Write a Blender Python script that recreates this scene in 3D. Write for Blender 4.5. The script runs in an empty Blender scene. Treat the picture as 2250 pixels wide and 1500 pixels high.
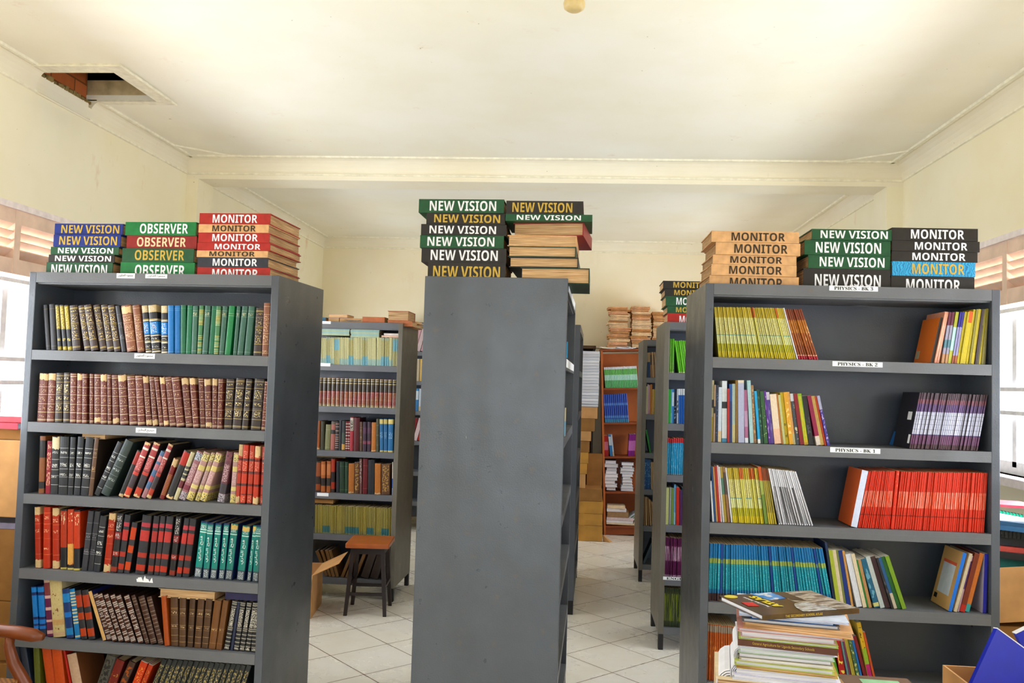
import bpy, bmesh, math, random
from mathutils import Vector, Matrix
random.seed(11)
SC = bpy.context.scene
COL = SC.collection
V = Vector
# ------------------------------------------------------------------ camera
FPX, PITCH, ROLL, YAW, EYE = 1832.73, .0491, .0303, -.0787, 1.6856
def cam_axes():
    cy, sy = math.cos(YAW), math.sin(YAW)
    fwd = V((sy, cy, 0)); right = V((cy, -sy, 0)); up = V((0, 0, 1))
    f2 = fwd*math.cos(PITCH) + up*math.sin(PITCH)
    u2 = up*math.cos(PITCH) - fwd*math.sin(PITCH)
    return right*math.cos(ROLL) + u2*math.sin(ROLL), u2*math.cos(ROLL) - right*math.sin(ROLL), f2
CR, CU, CF = cam_axes()
CO = V((0, 0, EYE))
cd = bpy.data.cameras.new('camera'); cam = bpy.data.objects.new('camera', cd); COL.objects.link(cam)
cd.sensor_width = 36; cd.lens = FPX/2250*36; cd.clip_start = .05; cd.clip_end = 100
m = Matrix((CR, CU, -CF)).transposed().to_4x4(); m.translation = CO; cam.matrix_world = m
SC.camera = cam
# ------------------------------------------------------------------ light and exposure
w = bpy.data.worlds.new('sky'); SC.world = w; w.use_nodes = True
bg = w.node_tree.nodes['Background']; bg.inputs[0].default_value = (.86, .93, 1, 1); bg.inputs[1].default_value = 3.0
SC.view_settings.view_transform = 'Standard'; SC.view_settings.look = 'None'
SC.view_settings.gamma = 1; SC.view_settings.use_curve_mapping = False
SC.view_settings.exposure = -0.3
SC.cycles.use_denoising = True
SC.cycles.max_bounces = 10; SC.cycles.diffuse_bounces = 6; SC.cycles.glossy_bounces = 3
SC.cycles.sample_clamp_indirect = 8
def daylight(name, loc, rot, sx, sy, power, col):
    ld = bpy.data.lights.new(name, 'AREA'); ld.shape = 'RECTANGLE'; ld.size = sx; ld.size_y = sy
    ld.energy = power; ld.color = col
    o = bpy.data.objects.new(name, ld); COL.objects.link(o); o.location = loc; o.rotation_euler = rot
    return o
XL, XR, ZC, YB, YF = -3.14, 2.383, 3.39, 9.956, -2.6
DAY = (.90, .95, 1.0)
PI = math.pi
for nm, x, y0, y1, ry, pw in (('daylight_window', XL-.55, 2.3, 5.7, -PI/2, 300), ('daylight_window', XL-.55, -2.0, 1.4, -PI/2, 60), ('daylight_window', XL-.55, 7.2, 9.3, -PI/2, 120),
                              ('daylight_window', XR+.55, 2.3, 5.7, PI/2, 300), ('daylight_window', XR+.55, -2.0, 1.4, PI/2, 60), ('daylight_window', XR+.55, 7.2, 9.3, PI/2, 165)):
    daylight(nm, (x, (y0+y1)/2, 1.9), (0, ry, 0), 1.7, y1-y0, pw, DAY)  # the pair behind the camera is unseen, added to light the shelf fronts
daylight('daylight_assumed_door', (-.4, YF-.5, 1.7), (PI/2, 0, 0), 2.6, 2.0, 45, DAY)  # assumed doorway behind the camera, unseen; fills the shelf fronts
# ------------------------------------------------------------------ node helpers
def lin(h):
    if not isinstance(h, str): return tuple(h)
    h = h.lstrip('#'); r = []
    for i in (0, 2, 4):
        c = int(h[i:i+2], 16)/255
        r.append(c/12.92 if c <= .04045 else ((c+.055)/1.055)**2.4)
    return tuple(r)
def c4(h): return lin(h) + (1,)
class NT:
    def __init__(s, name):
        s.m = bpy.data.materials.new(name); s.m.use_nodes = True
        s.t = s.m.node_tree; s.p = s.t.nodes['Principled BSDF']
    def n(s, ty, **kw):
        nd = s.t.nodes.new(ty)
        for k, v in kw.items(): setattr(nd, k, v)
        return nd
    def l(s, a, b): s.t.links.new(a, b)
    def math(s, op, a, b=None, clamp=False):
        nd = s.n('ShaderNodeMath', operation=op, use_clamp=clamp)
        for i, x in enumerate((a, b)):
            if x is None: continue
            if isinstance(x, (int, float)): nd.inputs[i].default_value = x
            else: s.l(x, nd.inputs[i])
        return nd.outputs[0]
    def mix(s, fac, a, b):
        nd = s.n('ShaderNodeMix', data_type='RGBA')
        for i, x in ((0, fac), (6, a), (7, b)):
            if isinstance(x, (int, float)): nd.inputs[i].default_value = x
            elif isinstance(x, (tuple, list, str)): nd.inputs[i].default_value = c4(x)
            else: s.l(x, nd.inputs[i])
        return nd.outputs[2]
    def noise(s, co, scale, detail=2, rough=.5):
        nd = s.n('ShaderNodeTexNoise'); nd.inputs['Scale'].default_value = scale
        nd.inputs['Detail'].default_value = detail; nd.inputs['Roughness'].default_value = rough
        if co is not None: s.l(co, nd.inputs['Vector'])
        return nd.outputs['Fac']
    def ramp(s, fac, stops, interp='LINEAR'):
        nd = s.n('ShaderNodeValToRGB'); r = nd.color_ramp; r.interpolation = interp
        while len(r.elements) < len(stops): r.elements.new(.5)
        for e, (p, c) in zip(r.elements, stops):
            e.position = p; e.color = c4(c) if not isinstance(c, (int, float)) else (c, c, c, 1)
        s.l(fac, nd.inputs[0]); return nd.outputs[0]
    def mapping(s, co, loc=(0,0,0), rot=(0,0,0), sc=(1,1,1)):
        nd = s.n('ShaderNodeMapping'); s.l(co, nd.inputs[0])
        nd.inputs[1].default_value = loc; nd.inputs[2].default_value = rot; nd.inputs[3].default_value = sc
        return nd.outputs[0]
    def bump(s, h, strength, dist=.01):
        nd = s.n('ShaderNodeBump'); nd.inputs['Strength'].default_value = strength; nd.inputs['Distance'].default_value = dist
        s.l(h, nd.inputs['Height']); s.l(nd.outputs[0], s.p.inputs['Normal'])
    def fin(s, col=None, rough=.5, spec=.5, metal=0):
        if col is not None:
            if isinstance(col, (tuple, list, str)): s.p.inputs['Base Color'].default_value = c4(col)
            else: s.l(col, s.p.inputs['Base Color'])
        if isinstance(rough, (int, float)): s.p.inputs['Roughness'].default_value = rough
        else: s.l(rough, s.p.inputs['Roughness'])
        s.p.inputs['Specular IOR Level'].default_value = spec; s.p.inputs['Metallic'].default_value = metal
        return s.m
def plain(name, col, rough=.5, spec=.4, var=.10, nscale=25, metal=0):
    t = NT(name); co = t.n('ShaderNodeTexCoord').outputs['Object']
    a = lin(col); f = t.noise(co, nscale, 3)
    c = t.ramp(f, [(.3, tuple(x*(1-var) for x in a)), (.7, tuple(min(1, x*(1+var)) for x in a))])
    return t.fin(c, rough, spec, metal)
def stripes(name, axis, a, b, scale=900):
    """paper edges: fine lines across the given object axis"""
    t = NT(name); co = t.n('ShaderNodeTexCoord').outputs['Object']
    sc = [6, 6, 6]; sc[axis] = scale
    oi = t.n('ShaderNodeObjectInfo').outputs['Random']
    f = t.noise(t.mapping(co, sc=tuple(sc)), 1, 2)
    c = t.mix(t.ramp(f, [(.35, 0), (.62, 1)]), b, a)
    h = t.n('ShaderNodeHueSaturation'); t.l(c, h.inputs['Color'])
    t.l(t.math('ADD', t.math('MULTIPLY', oi, .25), .87), h.inputs['Value'])
    t.bump(f, .3, .002)
    return t.fin(h.outputs[0], .8, .2)
PG = {'x': stripes('page_edges', 0, '#dcc8a0', '#a98c62'), 'z': stripes('page_edges_flat', 2, '#e6c294', '#a97c50'),
      'wx': stripes('white_page_edges', 0, '#ece6da', '#b4aea6'), 'wz': stripes('white_page_edges_flat', 2, '#f0eef2', '#c2c2cc'),
      'dx': stripes('dark_page_edges', 0, '#8f7750', '#4a3a28'), 'nz': stripes('newsprint_edges', 2, '#dfb98c', '#8f6a44', 500)}
PGY = {'x': stripes('page_edges_tan', 0, '#d2b070', '#96733c')}
# spine materials: bands painted on the spine (object -Y face), printed or gilt marks, pale worn patches
def spine(name, base, bands=(), ink=None, marks=(), wear=(), side=None, rough=.45, sm=(260, 160), thr=.53, var=.16, wearcol='#d9b98a', rag=0.0, dots=None):
    t = NT(name); tc = t.n('ShaderNodeTexCoord'); G = tc.outputs['Generated']; O = tc.outputs['Object']; N = tc.outputs['Normal']
    sx = t.n('ShaderNodeSeparateXYZ'); t.l(G, sx.inputs[0]); z = sx.outputs[2]
    rnd = t.n('ShaderNodeObjectInfo').outputs['Random']
    if rag:
        z = t.math('ADD', z, t.math('MULTIPLY', t.math('SUBTRACT', t.noise(O, 60, 2), .5), rag))
    cuts = sorted({0.0} | {round(max(0, q), 4) for a, b, _ in bands for q in (a, b) if q < 1})
    st = []
    for i, q in enumerate(cuts):
        mid = (q + (cuts[i+1] if i+1 < len(cuts) else 1.0))/2; c = base
        for a, b, cc in bands:
            if a <= mid < b: c = cc
        if not st or st[-1][1] != c: st.append((q, c))
    col = None
    for j in range(0, len(st), 30):                   # one colour ramp holds at most 32 stops
        seg = st[j:j+30]; rc = t.ramp(z, [(0, seg[0][1])] + seg if seg[0][0] > 0 else seg, 'CONSTANT')
        col = rc if col is None else t.mix(t.math('GREATER_THAN', z, seg[0][0]), col, rc)
    off = t.n('ShaderNodeCombineXYZ'); t.l(t.math('MULTIPLY', rnd, 37.0), off.inputs[0]); t.l(t.math('MULTIPLY', rnd, 11.0), off.inputs[2])
    va = t.n('ShaderNodeVectorMath', operation='ADD'); t.l(O, va.inputs[0]); t.l(off.outputs[0], va.inputs[1]); OR = va.outputs[0]
    if marks:
        ms = [(0, 0.0)]
        for a, b in sorted(marks): ms += [(a, 1.0), (b, 0.0)]
        mk = t.ramp(z, ms, 'CONSTANT')
        nz = t.noise(t.mapping(OR, sc=(sm[0], 1, sm[1])), 1, 2.5)
        gx = t.math('LESS_THAN', t.math('ABSOLUTE', t.math('SUBTRACT', sx.outputs[0], .5)), .36)
        f = t.math('MULTIPLY', t.math('MULTIPLY', mk, gx), t.math('GREATER_THAN', nz, thr))
        col = t.mix(f, col, ink)
    if dots:
        vz = t.n('ShaderNodeTexVoronoi'); vz.inputs['Scale'].default_value = 150; t.l(OR, vz.inputs['Vector'])
        ms = [(0, 0.0)]
        for a, b in sorted(dots[1]): ms += [(a, 1.0), (b, 0.0)]
        f = t.math('MULTIPLY', t.ramp(z, ms, 'CONSTANT'), t.math('LESS_THAN', vz.outputs['Distance'], .36))
        col = t.mix(f, col, dots[0])
    if wear:
        ms = [(0, 0.0)]
        for a, b in sorted(wear): ms += [(a, 1.0), (b, 0.0)]
        zz = t.math('ADD', sx.outputs[2], t.math('MULTIPLY', t.math('SUBTRACT', t.noise(OR, 70, 3), .5), .12))
        col = t.mix(t.ramp(zz, ms, 'CONSTANT'), col, wearcol)
    # rubbed mottling
    mo = t.noise(OR, 90, 4, .65)
    hs = t.n('ShaderNodeHueSaturation'); t.l(col, hs.inputs['Color'])
    hs.inputs['Saturation'].default_value = 1.06
    t.l(t.math('ADD', t.math('ADD', t.math('MULTIPLY', rnd, var*2), .84-var), t.math('MULTIPLY', t.math('SUBTRACT', mo, .5), .45)), hs.inputs['Value'])
    col = hs.outputs[0]
    if side is not None:
        sn = t.n('ShaderNodeSeparateXYZ'); t.l(N, sn.inputs[0])
        col = t.mix(t.math('LESS_THAN', sn.outputs[1], -.35), side, col)
    return t.fin(col, rough, .45)
# ------------------------------------------------------------------ mesh helpers
def mesh_obj(name, verts, faces, mats, parent=None, loc=(0,0,0), rot=(0,0,0), mi=None, smooth=False):
    me = bpy.data.meshes.new(name); me.from_pydata([tuple(v) for v in verts], [], faces)
    for m_ in (mats if isinstance(mats, (list, tuple)) else [mats]): me.materials.append(m_)
    if mi: me.polygons.foreach_set('material_index', mi)
    if smooth: me.polygons.foreach_set('use_smooth', [True]*len(me.polygons))
    o = bpy.data.objects.new(name, me); COL.objects.link(o); o.parent = parent
    o.location = loc; o.rotation_euler = rot
    return o
class MB:
    def __init__(s): s.v = []; s.f = []; s.m = []
    def box(s, x0, y0, z0, x1, y1, z1, mi=0, top=None):
        b = len(s.v); s.v += [(x0,y0,z0),(x1,y0,z0),(x1,y1,z0),(x0,y1,z0),(x0,y0,z1),(x1,y0,z1),(x1,y1,z1),(x0,y1,z1)]
        s.f += [tuple(b+i for i in q) for q in ((0,3,2,1),(4,5,6,7),(0,1,5,4),(1,2,6,5),(2,3,7,6),(3,0,4,7))]
        s.m += [mi if top is None else top, mi if top is None else top, mi, mi, mi, mi]
    def hexa(s, P, mi=0):
        b = len(s.v); s.v += [tuple(p) for p in P]
        s.f += [tuple(b+i for i in q) for q in ((0,3,2,1),(4,5,6,7),(0,1,5,4),(1,2,6,5),(2,3,7,6),(3,0,4,7))]; s.m += [mi]*6
    def prism(s, prof, f0, f1, mi=0):
        """closed profile swept between two placing functions"""
        b = len(s.v); n = len(prof)
        s.v += [tuple(f0(p)) for p in prof] + [tuple(f1(p)) for p in prof]
        for i in range(n):
            j = (i+1) % n; s.f.append((b+i, b+j, b+n+j, b+n+i)); s.m.append(mi)
        s.f.append(tuple(b+n-1-i for i in range(n))); s.f.append(tuple(b+n+i for i in range(n))); s.m += [mi, mi]
    def tube(s, pts, rads, n=10, mi=0):
        pts = [V(p) for p in pts]
        if isinstance(rads, (int, float)): rads = [rads]*len(pts)
        rings = []
        for i, p in enumerate(pts):
            d = (pts[min(i+1, len(pts)-1)] - pts[max(i-1, 0)]).normalized()
            a = d.cross(V((0,0,1)) if abs(d.z) < .9 else V((1,0,0))).normalized(); c = d.cross(a)
            b = len(s.v)
            for k in range(n):
                t_ = 2*PI*k/n; s.v.append(tuple(p + (a*math.cos(t_) + c*math.sin(t_))*rads[i]))
            rings.append(b)
        for i in range(len(pts)-1):
            for k in range(n):
                j = (k+1) % n; s.f.append((rings[i]+k, rings[i]+j, rings[i+1]+j, rings[i+1]+k)); s.m.append(mi)
        s.f.append(tuple(rings[0]+n-1-k for k in range(n))); s.f.append(tuple(rings[-1]+k for k in range(n))); s.m += [mi, mi]
    def lathe(s, prof, n=24, mi=0, org=(0,0,0)):
        b = len(s.v)
        for r, z in prof:
            for k in range(n):
                a = 2*PI*k/n; s.v.append((org[0]+r*math.cos(a), org[1]+r*math.sin(a), org[2]+z))
        for i in range(len(prof)-1):
            for k in range(n):
                j = (k+1) % n; s.f.append((b+i*n+k, b+i*n+j, b+(i+1)*n+j, b+(i+1)*n+k)); s.m.append(mi)
        s.f.append(tuple(b+n-1-k for k in range(n))); e = b+(len(prof)-1)*n; s.f.append(tuple(e+k for k in range(n))); s.m += [mi, mi]
    def build(s, name, mats, parent=None, loc=(0,0,0), rot=(0,0,0), bevel=0, smooth=False):
        o = mesh_obj(name, s.v, s.f, mats, parent, loc, rot, s.m, smooth)
        bm = bmesh.new(); bm.from_mesh(o.data); bmesh.ops.recalc_face_normals(bm, faces=bm.faces)
        if bevel:
            bmesh.ops.bevel(bm, geom=list(bm.edges), offset=bevel, segments=2, affect='EDGES', profile=.6)
        bm.to_mesh(o.data); bm.free()
        return o
def tag(o, label, cat, group=None, kind=None):
    if label: o['label'] = label
    if cat: o['category'] = cat
    if group: o['group'] = group
    if kind: o['kind'] = kind
    return o
def root(name, loc, rz=0, label=None, cat=None, group=None):
    o = bpy.data.objects.new(name, None); o.empty_display_size = .05; COL.objects.link(o)
    o.location = loc; o.rotation_euler = (0, 0, rz)
    return tag(o, label, cat, group)
_txt = {}
def sans(t): return ''.join(chr(0x1D5D4+ord(c)-65) if 'A' <= c <= 'Z' else c for c in t)      # bold sans letters
def serif(t): return ''.join(chr(0x1D400+ord(c)-65) if 'A' <= c <= 'Z' else chr(0x1D7CE+ord(c)-48) if '0' <= c <= '9' else c for c in t)
def text_mesh(s, w_, h_, bold=.02, ext=.0005):
    key = (s, round(w_, 4), round(h_, 4), bold)
    if key in _txt: return _txt[key]
    cu = bpy.data.curves.new('lettering', 'FONT'); cu.body = s; cu.size = 1; cu.offset = bold; cu.extrude = .02; cu.resolution_u = 3
    o = bpy.data.objects.new('lettering', cu); COL.objects.link(o)
    dg = bpy.context.evaluated_depsgraph_get(); me = bpy.data.meshes.new_from_object(o.evaluated_get(dg))
    bpy.data.objects.remove(o); bpy.data.curves.remove(cu)
    xs = [v.co.x for v in me.vertices] or [0, 1]; ys = [v.co.y for v in me.vertices] or [0, 1]
    cx, cy = (min(xs)+max(xs))/2, (min(ys)+max(ys))/2; ax, ay = max(max(xs)-min(xs), 1e-4), max(max(ys)-min(ys), 1e-4)
    for v in me.vertices:
        v.co = ((v.co.x-cx)*w_/ax, (v.co.y-cy)*h_/ay, ext if v.co.z > 0 else 0)
    _txt[key] = me
    return me
def lettering(parent, s, w_, h_, loc, rot, mat, bold=.02, name='lettering'):
    me = text_mesh(s, w_, h_, bold)
    o = bpy.data.objects.new(name, me); COL.objects.link(o); o.parent = parent; o.location = loc; o.rotation_euler = rot
    if not me.materials: me.materials.append(mat)
    o.material_slots[0].link = 'OBJECT'; o.material_slots[0].material = mat
    return o
# ------------------------------------------------------------------ surfaces of the room
def wall_mat(name, base, stain, dirt=.5):
    t = NT(name); co = t.n('ShaderNodeTexCoord').outputs['Object']
    f = t.noise(co, .9, 4, .6); c = t.mix(t.ramp(f, [(.35, 0), (.75, 1)]), base, stain)
    sp = t.noise(t.mapping(co, sc=(1, 1, .45)), 3.2, 5, .7)
    c = t.mix(t.math('MULTIPLY', t.ramp(sp, [(.64, 0), (.74, 1)]), dirt), c, '#dca070')
    fl = t.noise(co, 21, 3, .7); c = t.mix(t.math('MULTIPLY', t.ramp(fl, [(.735, 0), (.75, 1)]), .6), c, '#8d7650')
    t.bump(t.noise(co, 7, 4), .12, .02)
    return t.fin(c, .75, .25)
M_WALL = wall_mat('cream_wall_paint', '#faf4dc', '#f3e9c4', .4)
M_BACK = wall_mat('cream_back_wall_paint', '#faf1da', '#f3e6c2', .1)
M_CEIL = wall_mat('ceiling_paint', '#f6f3e6', '#f0e9d2', .22)
M_TRIM = wall_mat('cornice_paint', '#f8f2df', '#f0e6c8', .3)
M_BEAD = plain('cornice_bead_paint', '#f6f0da', .7)
def floor_mat():
    t = NT('white_floor_tiles'); co = t.n('ShaderNodeTexCoord').outputs['Object']
    mp = t.mapping(co, loc=(0, 0, 0)); s = t.n('ShaderNodeVectorMath', operation='SUBTRACT'); t.l(co, s.inputs[0]); s.inputs[1].default_value = (.2596, 5.5987, 0)
    r = t.mapping(s.outputs[0], rot=(0, 0, .7945), sc=(1, 1, 1)); q = t.n('ShaderNodeSeparateXYZ'); t.l(r, q.inputs[0])
    ms = []
    for i in (0, 1):
        fr = t.math('FRACT', t.math('ADD', t.math('DIVIDE', q.outputs[i], .4001), 100.0))
        ms.append(t.math('MINIMUM', fr, t.math('SUBTRACT', 1.0, fr)))
    d = t.math('MINIMUM', ms[0], ms[1]); g = t.math('LESS_THAN', d, .0075)
    n = t.noise(co, 2.5, 5, .65); n2 = t.noise(t.mapping(co, rot=(0, 0, .79), sc=(3, 40, 1)), 1, 3)
    c = t.mix(t.ramp(n, [(.3, 0), (.75, 1)]), '#efece4', '#e2d9c6'); c = t.mix(t.math('MULTIPLY', n2, .25), c, '#d9d4cc')
    c = t.mix(t.math('MULTIPLY', t.ramp(t.noise(co, 30, 2), [(.72, 0), (.76, 1)]), .5), c, '#9c8d70')
    c = t.mix(g, c, '#6b4b34')
    t.bump(t.math('MINIMUM', d, .02), .5, .02)
    return t.fin(c, t.math('ADD', t.math('MULTIPLY', n, .2), .18), .5)
M_FLOOR = floor_mat()
def metal_mat(name, base, rust, amt=.5, rough=.36):
    t = NT(name); tc = t.n('ShaderNodeTexCoord'); co = tc.outputs['Object']
    n = t.noise(co, 3, 4, .6); c = t.mix(t.ramp(n, [(.3, 0), (.7, 1)]), base, tuple(x*1.3 for x in lin(base)))
    sp = t.noise(co, 14, 5, .7); c = t.mix(t.math('MULTIPLY', t.ramp(sp, [(.60, 0), (.74, 1)]), amt), c, rust)
    sc = t.noise(t.mapping(co, sc=(30, 30, 7)), 1, 3, .7); c = t.mix(t.math('MULTIPLY', t.ramp(sc, [(.73, 0), (.76, 1)]), .35), c, '#a9a296')
    g = t.noise(co, 160, 2); gb = t.math('ADD', t.math('ADD', t.math('MULTIPLY', t.noise(co, 2.1, 2), 5.0), t.math('MULTIPLY', t.noise(t.mapping(co, sc=(3.5, 5, .8)), 1, 1), 1.6)), t.math('MULTIPLY', g, .12))
    t.bump(gb, .35, .012)
    return t.fin(c, t.math('ADD', t.math('MULTIPLY', sp, .22), rough-.1), .55)
M_MET = metal_mat('dark_grey_metal', '#464b54', '#6b5638', .5, .30)
M_MET2 = metal_mat('dusty_dark_metal', '#605b50', '#6d5834', .6, .42)
M_MET_LIT = metal_mat('lit_grey_metal', '#5a5c61', '#75603f', .45, .42)  # same grey paint, lightened for edges that face the light
M_MET_SHADE = metal_mat('shaded_grey_metal', '#383e4a', '#4d4436', .3, .36)  # same grey paint, darkened for the shadow inside the shelves
M_BLK = plain('black_leg_paint', '#1b1a1c', .5)
M_WLAB = plain('white_paper_label', '#eef0f4', .7, .2, .04)
M_INK = plain('black_print', '#16161a', .6)
M_CARD = plain('brown_cardboard', '#c2925f', .85, .15, .14, 9)
M_CARDD = plain('dull_brown_cardboard', '#94693a', .85, .15, .16, 9)
M_CARDY = plain('taped_yellow_cardboard', '#b88638', .55, .4, .2, 7)
M_CARDIN = plain('cardboard_inside', '#b98552', .9, .1)
# ------------------------------------------------------------------ the room
def struct(o): o['kind'] = 'structure'; return o
def quad(name, P, mat): return struct(mesh_obj(name, P, [tuple(range(len(P)))], mat))
b = MB(); b.box(XL-.3, YF-.3, -.1, XR+.3, YB+.3, 0); struct(b.build('floor', M_FLOOR))
HX0, HX1, HY0, HY1 = XL, -2.675, 4.48, 4.97      # ceiling hatch
b = MB()
for x0, y0, x1, y1 in ((XL-.3, YF-.3, HX0, YB+.3), (HX1, YF-.3, XR+.3, YB+.3), (HX0, YF-.3, HX1, HY0), (HX0, HY1, HX1, YB+.3)): b.box(x0, y0, ZC, x1, y1, ZC+.03)
struct(b.build('ceiling', M_CEIL))
WIN = {'l': [(-2.0, 1.4), (2.2, 5.75), (7.2, 9.3)], 'r': [(-2.0, 1.4), (2.2, 5.75), (7.2, 9.3)]}  # first bay of each wall is unseen, added for light from behind
WZ0, WZ1 = 1.26, 2.6
def side_wall(name, xi, xo, wins):
    b = MB(); x0, x1 = min(xi, xo), max(xi, xo)
    b.box(x0, YF-.3, 0, x1, YB+.3, WZ0); b.box(x0, YF-.3, WZ1, x1, YB+.3, ZC)
    ys = [YF-.3] + [q for w_ in wins for q in w_] + [YB+.3]
    for i in range(0, len(ys), 2): b.box(x0, ys[i], WZ0, x1, ys[i+1], WZ1)
    struct(b.build(name, M_WALL))
side_wall('wall_left', XL, XL-.24, WIN['l']); side_wall('wall_right', XR, XR+.24, WIN['r'])
b = MB(); b.box(XL-.3, YB, 0, XR+.3, YB+.24, ZC); struct(b.build('wall_back', M_BACK))
b = MB(); b.box(XL-.3, YF-.24, 0, -1.5, YF, ZC); b.box(.7, YF-.24, 0, XR+.3, YF, ZC); b.box(-1.5, YF-.24, 2.7, .7, YF, ZC); struct(b.build('wall_front', M_WALL))
# coved cornices with a bead along each edge
def cove_prof(wd, ht):
    P = [(0, ht), (0, 0)]                       # (out from wall, height above cove foot)
    for i in range(7):
        a = i/6*PI/2; P.append((wd*(1-math.cos(a))*.98+.004, ht*math.sin(a)*.98))
    return [P[1]] + P[2:] + [(wd, ht), (0, ht)]
def cove(name, axis, wall, sign, a0, a1, wd, z0, mat=M_TRIM):
    pr = cove_prof(wd, ZC-z0); b = MB()
    bead = [(.0, .0), (.014, .002), (.014, .014), (0, .018)]; bead2 = [(wd-.006, ZC-z0), (wd-.006, ZC-z0-.013), (wd+.016, ZC-z0-.013), (wd+.02, ZC-z0)]
    for k, p in enumerate((pr, bead, bead2)):
        if axis == 'y': b.prism(p, lambda q: (wall+sign*q[0], a0, z0+q[1]), lambda q: (wall+sign*q[0], a1, z0+q[1]), min(k, 1))
        else: b.prism(p, lambda q: (a0, wall+sign*q[0], z0+q[1]), lambda q: (a1, wall+sign*q[0], z0+q[1]), min(k, 1))
    struct(b.build(name, [mat, M_BEAD]))
ZK = 3.262
BY0, BY1 = 6.352, 6.63
cove('trim_1', 'y', XL, 1, YF, HY0, .07, ZK); cove('trim_2', 'y', XL, 1, HY1+.03, YB, .07, ZK)
cove('trim_3', 'y', XR, -1, YF, YB, .105, ZK)
cove('trim_4', 'x', BY0, -1, XL, XR, .10, ZK); cove('trim_5', 'x', YB, -1, XL, XR, .11, ZK)
b = MB(); b.box(XL, BY0, 3.228, XR, BY1, ZC); struct(b.build('trim_6', M_TRIM))          # the beam
b = MB(); b.box(XL, BY0, 0, XL+.095, BY1, 3.228); struct(b.build('trim_7', M_WALL))      # its pilasters
b = MB(); b.box(XR-.115, BY0, 0, XR, BY1, 3.228); struct(b.build('trim_8', M_WALL))
# diagonal bead where the coves meet
for nm, xa, xb in (('trim_9', XL+.07, XL+.42), ('trim_10', XR-.105, XR-.5)):
    b = MB(); y0, y1 = BY0-.40, BY0-.10
    b.tube([(xa, y0, ZC-.002), (xb, y1, ZC-.002)], .009, 6); struct(b.build(nm, M_BEAD))
# hatch: flat surround, exposed brick above the wall head, boarded far side, roof space boxed in near-black for its shade
FR = plain('hatch_surround_paint', '#ece6d2', .7)
hr = root('ceiling_hatch', (HX0, HY0, ZC), 0, 'open square hatch in the ceiling with brick showing beside the louvred window wall', 'hatch')
b = MB()
b.box(.0, -.11, -.012, HX1-HX0+.1, 0, 0); b.box(HX1-HX0, 0, -.012, HX1-HX0+.1, HY1-HY0+.06, 0); b.box(0.07, HY1-HY0, -.012, HX1-HX0, HY1-HY0+.06, 0)
b.build('surround', FR, hr)
b = MB(); b.tube([(HX1-HX0+.1, -.11, -.012), (HX1-HX0+.1, HY1-HY0+.06, -.012)], .007, 6); b.tube([(0, -.11, -.012), (HX1-HX0+.1, -.11, -.012)], .004, 6); b.build('surround_bead', M_BEAD, hr)
def brick_mat():
    t = NT('bare_brick'); co = t.n('ShaderNodeTexCoord').outputs['Object']
    bk = t.n('ShaderNodeTexBrick'); t.l(t.mapping(co, rot=(0, PI/2, PI/2)), bk.inputs[0]); bk.inputs['Color1'].default_value = c4('#c8703e'); bk.inputs['Color2'].default_value = c4('#b4602e')
    bk.inputs['Mortar'].default_value = c4('#7a4a28'); bk.inputs['Scale'].default_value = 1; bk.inputs['Brick Width'].default_value = .23; bk.inputs['Row Height'].default_value = .085; bk.inputs['Mortar Size'].default_value = .006
    return t.fin(t.mix(t.math('MULTIPLY', t.noise(co, 20, 4), .4), bk.outputs[0], '#8a4a24'), .9, .1)
b = MB(); b.box(-.2, 0, -.02, .012, .47, .34); b.build('bare_brick_wall', brick_mat(), hr)
b = MB(); b.box(.0, HY1-HY0, 0, HX1-HX0+.1, HY1-HY0+.02, .125); b.build('far_board', plain('dirty_board', '#c8b48c', .9, .1, .25, 12), hr)
b = MB(); rj = random.Random(3); pr = [(0, .0)] + [(.07*(1-math.cos(i/6*PI/2))*.98+.004, .128*math.sin(i/6*PI/2)*.98) for i in range(5)]
for i in range(12):
    y0, y1 = (i*(HY1-HY0+.03)/12, (i+1)*(HY1-HY0+.03)/12); cut = .098 + .014*rj.random() - (.03 if i == 11 else 0)
    pq = [p for p in pr if p[1] < cut-.004]; pq += [(pq[-1][0]+.006, cut), (0, cut+.006*rj.random())]
    b.prism(pq, lambda q: (q[0], y0, q[1]-.128), lambda q: (q[0], y1, q[1]-.128))
b.tube([(.008, 0, -.124), (.008, HY1-HY0+.03, -.124)], .008, 6)
b.build('broken_cornice', M_TRIM, hr)
b = MB()
for i in range(14):
    y0 = (i+rj.random()*.5)*(HY1-HY0)/14; b.box(.004, y0, -.03, .03+.012*rj.random(), y0+.02+.012*rj.random(), -.018+.014*rj.random())
b.build('broken_plaster_edge', plain('broken_plaster', '#8f7a4c', .9, .1, .3, 30), hr)
b = MB(); dk = plain('roof_space_shade', '#17120e', .95, .05)
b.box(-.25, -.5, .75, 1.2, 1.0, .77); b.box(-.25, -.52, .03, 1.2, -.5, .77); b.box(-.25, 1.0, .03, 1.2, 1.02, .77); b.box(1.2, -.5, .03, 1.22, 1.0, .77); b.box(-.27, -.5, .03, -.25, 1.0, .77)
b.build('roof_space', dk, hr)
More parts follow.
